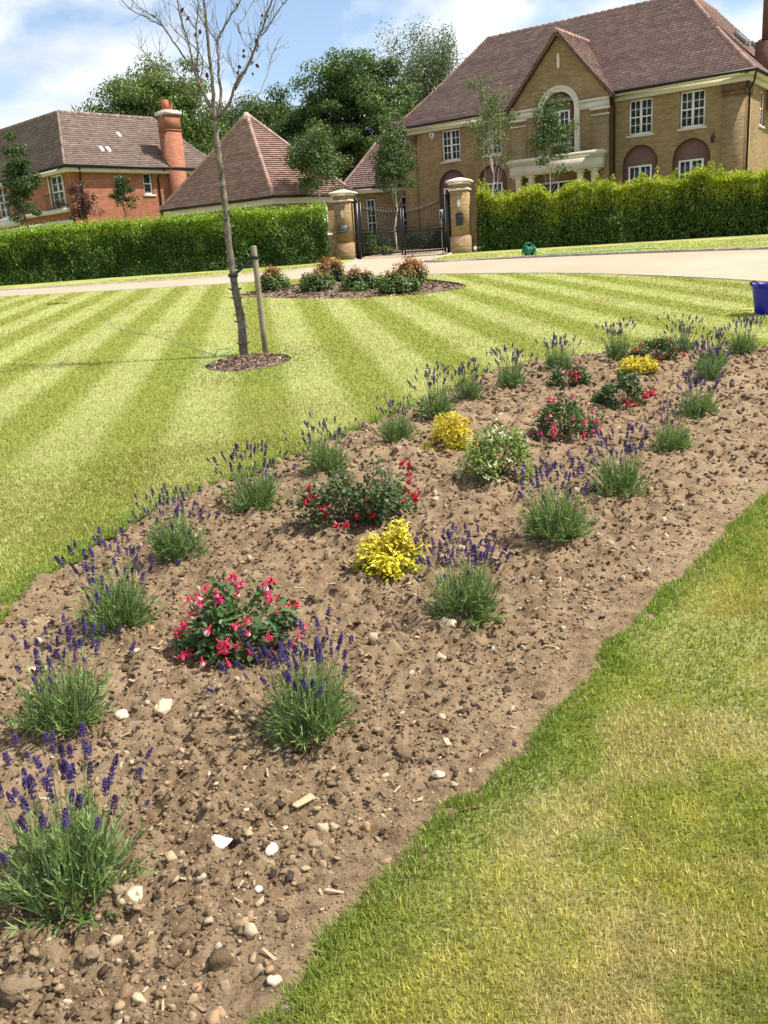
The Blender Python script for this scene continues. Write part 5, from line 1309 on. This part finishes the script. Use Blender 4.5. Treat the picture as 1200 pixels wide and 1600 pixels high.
def bedding(name, loc, rad, nl, leaf, pal, label, cat, seed, flowers=None, nfl=0, fl_size=1.0, single=0, keycol=None, group=None, fl_low=.1, fl_side=None, ratio=.55, nclump=26, core=False, lobes=None, stem_mat='twig'):
    rg = np.random.default_rng(seed); rad = np.array(rad, float)
    root = empty(name, (loc[0], loc[1], soil_z(*loc) - .01), 0, label, cat, group)
    if core:
        q = G(); q.lathe([(.01, .0), (.35, .02), (.55, .35), (.45, .6), (.0, .75)], 10); q.v = [(a * rad[0], b * rad[1], c * rad[2]) for a, b, c in q.v]; q.build('light_block_core', M['shade_core'], root, uv=False)  # optional added dark body, inner shade as a solid
    d = unit(rg.normal(size=(nclump, 3))); d[:, 2] = np.abs(d[:, 2])
    cen_ = d * rad * rg.uniform(.62, 1.0, (nclump, 1))
    if lobes is not None: cen_ = cen_ * .72 + np.array(lobes)[rg.integers(0, len(lobes), nclump)] * rad
    cen_[:, 2] = np.maximum(cen_[:, 2], .12 * rad[2])
    ci = rg.integers(0, nclump, nl); off = unit(rg.normal(size=(nl, 3))) * rg.random((nl, 1)) ** .5
    pos = cen_[ci] + off * rad.mean() * .30; pos[:, 2] = np.maximum(pos[:, 2], .012)
    axis = unit(np.column_stack([pos[:, 0] / rad[0], pos[:, 1] / rad[1], .25 + 0 * pos[:, 2]]) + rg.normal(0, .45, (nl, 3)) + np.array([0, 0, -.1]))
    nrm = unit(off * .4 + np.array([0, 0, 1.0]) + rg.normal(0, .42, (nl, 3)) + .5 * unit(pos))
    nrm = unit(nrm - axis * (nrm * axis).sum(1)[:, None])
    Lf = leaf * rg.uniform(.6, 1.25, nl)
    order = np.argsort(-(pos[:, 2] / rad[2] - pos[:, 1] / rad[1] + .2 * rg.random(nl)))    # the outermost, nearest leaves first
    ns = min(single, nl)
    if ns:
        me = leaf_mesh(keycol[0], keycol[1], 1.0, ratio * 1.1)
        for i in order[:ns]:
            a = axis[i]; nn_ = nrm[i]; b = np.cross(nn_, a)
            o = obj('leaf', me, root); o.matrix_local = Matrix(((a[0] * Lf[i], b[0] * Lf[i], nn_[0] * Lf[i], pos[i, 0]), (a[1] * Lf[i], b[1] * Lf[i], nn_[1] * Lf[i], pos[i, 1]), (a[2] * Lf[i], b[2] * Lf[i], nn_[2] * Lf[i], pos[i, 2]), (0, 0, 0, 1)))
    rest = order[ns:]
    tone = np.clip(rg.normal(.5, .28, nl), 0, 1); C = mixcol(pal[0], pal[1], tone) * rg.uniform(.8, 1.2, (nl, 1))
    if len(pal) > 2: hot = rg.random(nl) < .06; C[hot] = np.array(pal[2])
    if len(pal) > 3: low = pos[:, 2] < rad[2] * rg.uniform(.0, .55, nl); C[low] = C[low] * .35 + np.array(pal[3]) * .65
    V, F, C = leafquads(pos[rest], nrm[rest], Lf[rest], Lf[rest] * ratio, rg, C[rest], axis=axis[rest])
    o2 = mk('foliage', V, F, M['leaf'], root, col=C); o2['kind'] = 'stuff'
    g = G()
    for c in cen_: limb_tube(g, (rg.normal(0, .01), rg.normal(0, .01), -.01), c * 1.04, .0035, .0014, rg, 4, 5, .05)
    g.build('stems', M[stem_mat], root, uv=False)
    for i in range(nfl):
        if fl_side is not None:
            fs = fl_side[i % len(fl_side)]; p = np.array(fs[:3]) * rad + rg.normal(0, fs[3] if len(fs) > 3 else .06, 3) * rad * .8
        else:
            dd_ = unit(rg.normal(size=3)); dd_[2] = abs(dd_[2]); dd_[1] -= .45; dd_ = unit(dd_); p = dd_ * rad * rg.uniform(.98, 1.18)
        p[2] = max(p[2], .035 + fl_low * .1)
        o = obj('flower', flowers[i % len(flowers)], root); o.location = p; o.rotation_euler = (rg.normal(0, .45), rg.normal(0, .45), rg.uniform(0, 6.28)); s_ = fl_size * rg.uniform(.75, 1.2); o.scale = (s_, s_, s_)
    return root
FG = ((0.030, 0.070, 0.020), (0.115, 0.190, 0.055)); FGR = 'fuchsia bushes in the flower bed'
bedding('fuchsia', (-.56, 3.02), (.215, .190, .240), 1250, .036, FG, 'leafy fuchsia with bright pink and red blooms, nearest of the fuchsias', 'fuchsia', 501, PINK, 56, 1.0, 290, ('fuchsia_green', (0.085, 0.155, 0.048)), FGR, ratio=.6)
bedding('fuchsia', (-.12, 4.33), (.26, .22, .33), 2600, .030, ((0.035, 0.070, 0.025), (0.115, 0.17, 0.06)), 'wide sparse fuchsia with dark red drooping blooms at both ends', 'fuchsia', 502, RED, 30, 1.0, 0, None, FGR,
        fl_side=[(-1.0, -.2, .45, .12), (.95, -.1, .55, .12), (-.65, -.5, .25, .10), (1.0, -.1, .35, .12), (-.25, -.9, -.0, .06), (.15, -.6, .25, .10), (.9, .1, .75, .10)], nclump=34, core=False, lobes=[(-.5, 0, .05), (.5, 0, .2), (.45, .1, .1), (-.3, -.1, 0)])
bedding('fuchsia', (1.25, 5.82), (.22, .20, .25), 1700, .030, FG, 'fuchsia with clusters of bright pink blooms, in the middle of the bed', 'fuchsia', 503, PINK, 26, 1.15, 0, None, FGR, nclump=28, core=False)
bedding('fuchsia', (1.86, 6.68), (.21, .19, .23), 1700, .030, ((0.025, 0.060, 0.016), (0.085, 0.15, 0.04)), 'dense dark fuchsia with a few red blooms on its right side', 'fuchsia', 504, RED, 14, 1.25, 0, None, FGR, fl_side=[(1.0, -.2, .45, .1), (.8, -.5, .3, .1), (1.05, 0, .3, .1), (.1, -.9, .2, .1)])
bedding('fuchsia', (1.66, 7.53), (.20, .18, .20), 1600, .030, ((0.022, 0.055, 0.015), (0.075, 0.13, 0.036)), 'rounded dark fuchsia with only two or three small red buds', 'fuchsia', 505, RED, 6, 1.2, 0, None, FGR, fl_side=[(0, -.8, .6, .2)])
bedding('fuchsia', (2.72, 8.55), (.24, .20, .24), 1500, .032, ((0.028, 0.060, 0.018), (0.085, 0.14, 0.045)), 'dark fuchsia at the far edge behind the low yellow patch', 'fuchsia', 506, RED, 12, 1.3, 0, None, FGR)
bedding('fuchsia', (.66, 4.95), (.21, .19, .31), 2300, .030, ((0.090, 0.155, 0.025), (0.270, 0.36, 0.070)), 'upright light green fuchsia with white drooping buds', 'fuchsia', 507, WHITE, 26, 1.0, 0, None, FGR, nclump=36, ratio=.42, core=False)
YG = 'yellow leaved bushes in the flower bed'; YP = ((0.46, 0.37, 0.025), (0.92, 0.80, 0.08), (0.44, 0.20, 0.05), (0.20, 0.26, 0.04))
bedding('yellow_bush', (.02, 3.66), (.155, .140, .175), 2200, .028, YP, 'nearest bright yellow leaved bush, beside a lavender', 'yellow bush', 511, None, 0, 1, 290, ('yellow', (0.80, 0.68, 0.06)), YG, ratio=.45, nclump=26)
bedding('yellow_bush', (.46, 5.74), (.175, .155, .225), 2300, .028, YP, 'second bright yellow bush, peaked, beside the white flowered fuchsia', 'yellow bush', 512, None, 0, 1, 0, None, YG, ratio=.45, nclump=26, lobes=[(-.3, 0, 0), (.2, 0, .42), (.35, 0, 0)])
bedding('yellow_bush', (2.37, 7.96), (.19, .165, .13), 1400, .032, YP, 'low yellow bush at the far end of the bed', 'yellow bush', 513, None, 0, 1, 0, None, YG, ratio=.45, nclump=24)

# ------------------------------------------------------------------ clods, stones and chips on the bed
def ico(sub):
    t = (1 + 5 ** .5) / 2
    V = [(-1, t, 0), (1, t, 0), (-1, -t, 0), (1, -t, 0), (0, -1, t), (0, 1, t), (0, -1, -t), (0, 1, -t), (t, 0, -1), (t, 0, 1), (-t, 0, -1), (-t, 0, 1)]
    F = [(0, 11, 5), (0, 5, 1), (0, 1, 7), (0, 7, 10), (0, 10, 11), (1, 5, 9), (5, 11, 4), (11, 10, 2), (10, 7, 6), (7, 1, 8), (3, 9, 4), (3, 4, 2), (3, 2, 6), (3, 6, 8), (3, 8, 9), (4, 9, 5), (2, 4, 11), (6, 2, 10), (8, 6, 7), (9, 8, 1)]
    V = [np.array(v) / np.linalg.norm(v) for v in V]
    for _ in range(sub):
        ed, F2_ = {}, []
        def mid(a, b):
            k_ = (min(a, b), max(a, b))
            if k_ not in ed: m_ = V[a] + V[b]; V.append(m_ / np.linalg.norm(m_)); ed[k_] = len(V) - 1
            return ed[k_]
        for a, b, c in F: x, y, z = mid(a, b), mid(b, c), mid(c, a); F2_ += [(a, x, z), (b, y, x), (c, z, y), (x, y, z)]
        F = F2_
    return np.array(V), np.array(F)
IV0, IF0 = ico(0); IV1, IF1 = ico(1); IV2, IF2 = ico(2)
def lump(V, rg, amp): 
    k_ = unit(rg.normal(size=(9, 3))); h = sum(np.maximum(0, V @ q - .35) * rg.uniform(-1, 1) for q in k_) + sum(.16 * np.sin(V @ (unit(rg.normal(size=3)) * fq) + rg.uniform(0, 6)) for fq in (3, 4.5, 6, 8, 11))
    return V * (1 + amp * h[:, None] + amp * .20 * rg.normal(size=(len(V), 1)))
def bed_points(n, rg, r0_=1.0, r1_=10.3, margin=.03, power=1.0):
    X_l, Y_l = [], []
    while sum(map(len, X_l)) < n:
        uu = rg.random(n * 3); rr_ = r0_ * (r1_ / r0_) ** uu if power == 1 else (r0_ ** power + uu * (r1_ ** power - r0_ ** power)) ** (1 / power)
        a = rg.uniform(R(-42), R(40), n * 3); x, y = rr_ * np.sin(a), rr_ * np.cos(a)
        k_ = inside(BED, x, y); x, y = x[k_], y[k_]; k_ = dist_poly(BED, x, y) > margin; X_l.append(x[k_]); Y_l.append(y[k_])
    return np.concatenate(X_l)[:n], np.concatenate(Y_l)[:n]
def lumps(n, rg, size, TV, TF, amp, pal, sink, flat=(.5, .9), margin=.03, pts=None):
    x, y = bed_points(n, rg, margin=margin) if pts is None else pts
    n = len(x); s = size(n, np.hypot(x, y))
    df = dist_poly(FRONT_LINE, x, y, False); s = s * np.clip(.35 + df / .35, .35, 1)
    tm = [lump(TV, rg, amp) for _ in range(14)]; T_ = np.stack(tm)[rg.integers(0, 14, n)]
    q = unit(rg.normal(size=(n, 3))); a = q; b = unit(np.cross(a, rg.normal(size=(n, 3)))); c = np.cross(a, b)
    P = T_[:, :, :1] * a[:, None] * rg.uniform(.8, 1.3, (n, 1, 1)) + T_[:, :, 1:2] * b[:, None] * rg.uniform(.7, 1.1, (n, 1, 1)) + T_[:, :, 2:3] * c[:, None] * rg.uniform(.6, 1, (n, 1, 1))
    P[:, :, 2] *= rg.uniform(*flat, (n, 1)); P = P * s[:, None, None]
    P += np.stack([x, y, gz(x, y) + soil_h(x, y) + s * sink], 1)[:, None]
    F = (TF[None] + (np.arange(n) * len(TV))[:, None, None]).reshape(-1, 3)
    C = np.array(pal)[rg.integers(0, len(pal), n)] * rg.uniform(.7, 1.25, (n, 1))
    return P.reshape(-1, 3), F, np.repeat(C, len(TV), 0)
M['clod'] = attr_mat('soil_clod', .95, .1, .45, 55, 1.0, .006)
M['stone_col'] = attr_mat('pebble', .8, .25, .3, 40, .3, .003)
CL = [(0.300, 0.208, 0.122), (0.345, 0.243, 0.146), (0.26, 0.176, 0.102), (0.40, 0.292, 0.182), (0.225, 0.150, 0.086)]
PB = [(0.38, 0.28, 0.17), (0.44, 0.34, 0.22), (0.34, 0.23, 0.13), (0.48, 0.39, 0.27), (0.33, 0.24, 0.155), (0.36, 0.245, 0.14)]
rg = np.random.default_rng(601)
V, F, C = lumps(520, rg, lambda n, d: np.maximum(rg.lognormal(math.log(.0135), .38, n), .0038 * d), IV2, IF2, .55, CL, -.15)
tag(mk('soil_clods', V, F, M['clod'], bed, col=C), kind='stuff')
V, F, C = lumps(9000, rg, lambda n, d: np.maximum(rg.lognormal(math.log(.0058), .40, n), .0027 * d), IV1, IF1, .7, CL, -.05)
tag(mk('soil_lumps', V, F, M['clod'], bed, col=C), kind='stuff')
V, F, C = lumps(26000, rg, lambda n, d: np.maximum(rg.lognormal(math.log(.0040), .4, n), .0016 * d), IV0, IF0, .7, CL, .1)
tag(mk('soil_crumbs', V, F, M['clod'], bed, col=C), kind='stuff')
V, F, C = lumps(1500, rg, lambda n, d: np.maximum(rg.lognormal(math.log(.0050), .4, n), .0013 * d), IV1, IF1, .2, PB, .25)
tag(mk('pebbles', V, F, M['stone_col'], bed, col=C, smooth=True), kind='stuff')
x, y = bed_points(900, rg, 1.2, 9.5); P = np.column_stack([x, y, gz(x, y) + soil_h(x, y) + .004])
V, F, C = chips(P, .022, rg, [(.45, .33, .19), (.55, .43, .27), (.30, .2, .12), (.1, .065, .045), (.07, .05, .04)])
tag(mk('wood_chips', V, F, M['chip'], bed, col=C), kind='stuff')
# stones large enough to pick out one by one
STM = []
for i, c in enumerate([(.38, .285, .175), (.44, .35, .23), (.34, .225, .125), (.50, .42, .30), (.31, .225, .145), (.34, .235, .14)]):
    m_ = plain('stone_%d' % i, c, .8, .22, 26, .35, .25, dist=.004)
    for j in range(2): STM.append(mesh('stone', lump(IV1, np.random.default_rng(620 + i * 2 + j), .62), IF1, m_))
x, y = bed_points(285, rg, 1.3, 7.0, .05)
EYE = np.array([(-.47, 1.93), (-.66, 1.77), (-.89, 2.59), (-.765, 2.6), (.10, 2.17), (-1.33, 3.02), (.21, 3.07), (-.34, 1.91), (-.36, 1.78), (-.27, 2.08), (-.51, 2.42)])
k_ = np.min(np.hypot(x[:, None] - EYE[:, 0], y[:, None] - EYE[:, 1]), 1) > .09; x, y = x[k_][:250], y[k_][:250]
for i in range(len(x)):
    d_ = math.hypot(x[i], y[i]); s = min(max(float(rg.lognormal(math.log(.0098), .33)), .0032 * d_), .021 if d_ < 4 else .03)
    o = obj('stone', STM[int(rg.integers(0, len(STM)))], bed); o.location = (x[i], y[i], soil_z(x[i], y[i]) + s * .25); o.rotation_euler = tuple(rg.uniform(0, 6.28, 3)); o.scale = (s * rg.uniform(.9, 1.5), s, s * rg.uniform(.55, .85))
# long chips and straws
M['straw'] = plain('dry_wood', (0.42, 0.31, 0.18), .85, .25, 20)
q = G(); q.box(-.5, .5, -.5, .5, -.5, .5); q.v = [(a * (1 if b > 0 else .86), b * (1 if a > 0 else .7), c) for a, b, c in q.v]; chm = mesh('wood_chip', q.v, q.f, M['straw'])
x, y = bed_points(60, rg, 1.3, 6.5, .05)
for i in range(60):
    d_ = math.hypot(x[i], y[i]); L = rg.uniform(.015, .045) * (1 + d_ * .08); o = obj('wood_chip', chm, bed); o.location = (x[i], y[i], soil_z(x[i], y[i]) + .008); o.rotation_euler = (rg.normal(0, .25), rg.normal(0, .25), rg.uniform(0, 6.28)); o.scale = (L, max(L * rg.uniform(.06, .25), .0016 * d_), .004)
# the stones that catch the eye
def big_stone(loc, dims, c, label, seed, rz=0.0, amp=.35, tv=None, sharp=False):
    rg_ = np.random.default_rng(seed); V = lump(IV2, rg_, amp)
    if sharp:
        for q_ in unit(rg_.normal(size=(9, 3))): dd_ = V @ q_ - .62; V = V - np.maximum(dd_, 0)[:, None] * q_
    V = V * np.array(dims)
    m_ = plain('rock_%d' % seed, c, .75, .18, 18, .35, .3, dist=.004)
    o = mk('stone', V, IF2, m_, smooth=not sharp); o.location = (loc[0], loc[1], soil_z(*loc) + dims[2] * .45); o.rotation_euler = (0.1, .15, rz)
    tag(o, label, 'stone', 'loose stones lying on the flower bed')
big_stone((-.47, 1.93), (.032, .023, .022), (.74, .70, .62), 'bright white flint lying alone near the front of the bed', 701, .3, .3, sharp=True)
big_stone((-.66, 1.77), (.038, .024, .026), (.66, .52, .30), 'tan yellow block of stone right of the corner lavender', 702, .7, .25, sharp=True)
big_stone((-.89, 2.59), (.027, .021, .016), (.66, .55, .38), 'smooth cream oval pebble right of the left edge lavender', 703, .4, .08)
big_stone((-.765, 2.60), (.027, .020, .020), (.58, .45, .28), 'knobbly cream stone just right of the cream oval pebble', 704, 1.2, .6)
big_stone((.10, 2.17), (.020, .016, .016), (.66, .58, .42), 'pale cream stone near the grass edge, below the sandy strip', 705, .2, .3, sharp=True)
big_stone((-1.33, 3.02), (.034, .017, .014), (.62, .50, .33), 'long cream stone at the far left of the bed', 706, .5, .2)
big_stone((.21, 3.07), (.033, .026, .020), (.55, .42, .26), 'tan rock at the foot of the lavender beside the yellow bush', 707, .2, .5)
big_stone((-.34, 1.91), (.016, .012, .012), (.62, .54, .42), 'small grey cream stone right of the white flint', 708, .9, .4)
big_stone((-.36, 1.78), (.011, .009, .008), (.68, .62, .5), 'small pale oval pebble below the white flint', 709, .4, .1)
o = obj('wood_slab', mesh('wood_slab', chm.vertices and [tuple(v.co) for v in chm.vertices], [tuple(p.vertices) for p in chm.polygons], M['straw'])); o.location = (-.27, 2.08, soil_z(-.27, 2.08) + .014); o.rotation_euler = (.1, .12, .9); o.scale = (.075, .022, .012); tag(o, 'flat pale piece of wood below the near centre lavender', 'wood chip')
o = obj('wood_slab', o.data); o.location = (-.51, 2.42, soil_z(-.51, 2.42) + .012); o.rotation_euler = (-.1, .05, .15); o.scale = (.10, .016, .010); tag(o, 'long thin pale splinter left of the near centre lavender', 'wood chip')

# ------------------------------------------------------------------ garden things
# hose reel
t = empty('hose_reel', (5.27, 29.75, float(gz(5.27, 29.75))), R(28), 'green plastic hose reel standing on the verge beside the drive', 'hose reel'); t.scale = (.8, .8, .8)
for s_ in (-1, 1):
    q = G(); x_ = .17 * s_
    hoop = [(x_, -.20, 0), (x_, -.24, .10), (x_, -.20, .28), (x_, -.08, .42), (x_, .08, .42), (x_, .20, .28), (x_, .24, .10), (x_, .20, 0), (x_, -.20, 0)]
    q.tube(hoop, .022, 8, False); q.build('side_frame', M['plastic_green'], t, smooth=True)
    q = G(); q.lathe([(.02, 0), (.19, 0), (.20, .012), (.19, .024), (.02, .024)], 22); q.v = [(x_ * .82 + z * s_, a, b + .22) for a, b, z in q.v]
    fl = q.build('drum_flange', M['plastic_green'], t)
    for k_ in range(6): a = k_ * math.pi / 3; G().tube([(x_ * .98, .03 * math.cos(a), .22 + .03 * math.sin(a)), (x_ * .98, .18 * math.cos(a), .22 + .18 * math.sin(a))], .012, 6).build('spoke', M['hose_green'], fl)
for i in range(5):
    q = G(); rr_ = .13 + .022 * (i % 2); xx = -.10 + .05 * i
    q.tube([(xx, rr_ * math.cos(a), .22 + rr_ * math.sin(a)) for a in np.linspace(0, 2 * math.pi, 22)], .024, 7, False); q.build('hose_coil', M['hose_green'], t, smooth=True)
q = G(); q.tube([(-.17, 0, .42), (-.17, .02, .50), (.0, .03, .52), (.17, .02, .50), (.17, 0, .42)], .018, 8); q.build('handle', M['plastic_green'], t, smooth=True)
q = G(); q.tube([(.19, 0, .22), (.27, 0, .22), (.27, .09, .26), (.33, .09, .26)], .012, 6); q.build('crank', M['black'], t)
hp = spline([(5.45, 29.75), (5.9, 29.7), (6.5, 29.55), (7.3, 29.5), (8.3, 29.3), (9.2, 28.9)], 6)
q = G(); q.tube([(a, b, float(gz(a, b)) + .035 + (.18 * max(0, 1 - i / 5))) for i, (a, b) in enumerate(hp)], .022, 6); tag(q.build('hose', M['hose_pale'], smooth=True), 'pale hose trailing over the grass from the green reel', 'hose')
# blue tub
t = empty('tub', (5.11, 11.55, float(gz(5.11, 11.55))), R(15), 'blue flexible garden tub standing on the lawn at the right edge', 'tub')
q = G(); q.lathe([(.0, .012), (.150, .010), (.158, .02), (.176, .14), (.196, .30), (.204, .355), (.212, .360), (.214, .380), (.206, .385), (.198, .370), (.188, .30), (.168, .14), (.150, .03), (.0, .028)], 30); q.build('bucket_body', M['blue_plastic'], t, smooth=True)
for s_ in (-1, 1):
    q = G(); q.tube([(s_ * .205, -.085, .372), (s_ * .225, -.07, .40), (s_ * .232, 0, .425), (s_ * .225, .07, .40), (s_ * .205, .085, .372)], .013, 8); q.build('handle', M['blue_plastic'], t, smooth=True)
q = G(); q.tube([(0, 0, 0), (.05, .0, .012), (.13, .01, .016), (.19, .015, .012)], [.010, .017, .016, .008], 8)
o = q.build('tool_handle', M['yellow_plastic'], smooth=True); o.location = (4.86, 11.85, float(gz(4.86, 11.85)) + .022); tag(o, 'small yellow tool handle on the grass beside the blue tub', 'tool')
# thin teal hose by the tree
wp = spline([(-5.7, 18.9), (-4.9, 17.0), (-4.26, 15.27), (-3.2, 13.6), (-2.45, 12.1), (-2.0, 11.25), (-1.86, 11.1), (-1.74, 11.15), (-1.73, 10.9), (-1.85, 10.55), (-1.98, 10.35)], 6)
zz = [float(gz(a, b)) + .016 + (.07 if 10.6 < b < 11.25 and a > -1.95 else 0) for a, b in wp]
q = G(); q.tube([(a, b, z) for (a, b), z in zip(wp, zz)], .0048, 6); tag(q.build('garden_wire', M['hose_teal'], smooth=True), 'thin teal line lying across the lawn to the bare tree', 'line')
q = G(); q.lathe([(.0, .012), (.16, .012), (.18, .008), (.18, -.02)], 20); o = q.build('drain_cover', plain('cast_iron', (0.06, 0.055, 0.05), .7)); o.location = (-7.7, 22.6, float(gz(0, 22.6)) + .012); o.scale = (1.5, .8, 1); tag(o, 'small dark cover set in the lawn at the far left', 'drain cover')

# ------------------------------------------------------------------ grass
def lawn_ok(x, y):
    k_ = ~inside(DRIVE, x, y) & ~inside(RING, x, y) & ~inside(ISLAND, x, y)
    return k_ & ~inside(BED, x, y)
def grass_col(x, y, rg):
    n = len(x); fr = inside(FRONT_LAWN, x, y)
    st = stripe(x, y); st = np.where(inside(INNER, x, y), st, .45); C = mixcol((0.315, 0.350, 0.064), (0.50, 0.525, 0.185), st)  # blades carry the same painted stripe sheen
    dry = np.clip((fbm(x * 1.3, y * 1.3, 4, 31) - .47) * 5, 0, 1); C = C * (1 - .45 * dry[:, None]) + np.array((0.31, 0.27, 0.075)) * (.45 * dry[:, None])
    a = np.clip((fbm(x * 3.1, y * 3.1, 4, 41) - .40) * 4.5, 0, 1); b = np.clip((fbm(x * 2.6 + 4, y * 2.6, 4, 43) - .53) * 7, 0, 1)
    Fc = mixcol((0.290, 0.335, 0.056), (0.52, 0.480, 0.125), a); Fc = Fc * (1 - b[:, None] * .8) + np.array((0.64, 0.52, 0.27)) * (b[:, None] * .8)
    C = np.where(fr[:, None], Fc, C)
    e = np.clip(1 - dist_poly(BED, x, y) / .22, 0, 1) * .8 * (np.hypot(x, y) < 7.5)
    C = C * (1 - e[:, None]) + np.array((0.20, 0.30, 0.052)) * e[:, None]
    straw = rg.random(n) < (.04 + .14 * b * fr)
    C[straw] = np.array((.55, .46, .24))
    cl_ = .72 + .56 * fbm(x * 22, y * 22, 3, 51); far_ = np.clip(np.hypot(x, y) / 12, 0, 1)
    ring_ = np.clip(1.25 - np.hypot(x + 1.4, (y - 10.3) * .8) / 1.15, 0, 1) * .7; C = C * (1 - ring_[:, None]) + np.array((.19, .27, .05)) * ring_[:, None]
    return C * (1 + (cl_ - 1) * (1 - .7 * far_))[:, None] * (1 + rg.uniform(-.34, .34, n) * (1 - .6 * far_))[:, None]
def grass(name, n, r0_, r1_, a0_, a1_, h, w, seed, label, power=None, lean=.55):
    rg = np.random.default_rng(seed); m_ = int(n * 1.5)
    uu = rg.random(m_); rr_ = r0_ * (r1_ / r0_) ** uu if power is None else (r0_ ** power + uu * (r1_ ** power - r0_ ** power)) ** (1 / power)
    a = rg.uniform(R(a0_), R(a1_), m_)
    x, y = rr_ * np.sin(a), rr_ * np.cos(a); k_ = lawn_ok(x, y); x, y, rr_ = x[k_][:n], y[k_][:n], rr_[k_][:n]; n = len(x)
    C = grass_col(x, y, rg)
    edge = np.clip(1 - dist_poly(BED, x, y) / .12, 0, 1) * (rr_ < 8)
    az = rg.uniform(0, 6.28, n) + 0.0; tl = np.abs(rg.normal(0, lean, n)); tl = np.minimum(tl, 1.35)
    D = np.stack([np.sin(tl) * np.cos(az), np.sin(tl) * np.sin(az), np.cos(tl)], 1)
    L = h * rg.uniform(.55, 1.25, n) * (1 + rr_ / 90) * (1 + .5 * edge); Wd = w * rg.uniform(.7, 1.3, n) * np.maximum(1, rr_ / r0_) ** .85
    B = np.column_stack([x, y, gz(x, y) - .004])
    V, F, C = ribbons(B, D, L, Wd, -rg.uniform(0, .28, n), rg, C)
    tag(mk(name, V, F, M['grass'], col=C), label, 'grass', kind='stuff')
grass('lawn_grass', 230000, 1.15, 6.6, -34, 42, .025, .0018, 801, 'patchy green and straw coloured lawn along the near side of the bed')
grass('lawn_grass', 300000, 3.3, 34, -33, 36, .028, .0034, 802, 'striped mown lawn beyond the flower bed', lean=.6)

# ragged fringe of longer grass hanging over the edge of the bed
rg = np.random.default_rng(811)
seg = np.roll(BED, -1, 0) - BED; ln = np.linalg.norm(seg, axis=1)
mid_r = np.hypot(*(BED + seg / 2).T); wgt = ln / np.maximum(mid_r, 1.2); wgt /= wgt.sum()
n = 15000; si = rg.choice(len(BED), n, p=wgt); tt = rg.random(n)
nrm2 = np.stack([seg[:, 1], -seg[:, 0]], 1) / ln[:, None]
cc0 = (BED + seg / 2 + nrm2 * .03); flip = inside(BED, cc0[:, 0], cc0[:, 1]); nrm2[flip] *= -1        # outward
off = rg.uniform(-.012, .05, n); p2 = BED[si] + seg[si] * tt[:, None] + nrm2[si] * off[:, None]
x, y = p2[:, 0], p2[:, 1]; tuft = fbm(x * 9, y * 9, 3, 71); k_ = tuft > .42; x, y, si = x[k_], y[k_], si[k_]; n = len(x)
D = np.column_stack([-nrm2[si] * rg.normal(.25, .5, (n, 1)) + rg.normal(0, .35, (n, 2)), np.ones(n)]); D = unit(D)
dd_ = np.hypot(x, y); C = mixcol((.15, .23, .035), (.33, .38, .09), rg.random(n)) * rg.uniform(.75, 1.25, (n, 1))
V, F, C = ribbons(np.column_stack([x, y, gz(x, y) - .008]), D, rg.uniform(.02, .052, n), .0021 * np.maximum(1, dd_ / 1.3) ** .8, -rg.uniform(0, .4, n), rg, C)
tag(mk('edge_grass', V, F, M['grass'], col=C), 'longer green grass fringing the edge of the flower bed', 'grass', kind='stuff')
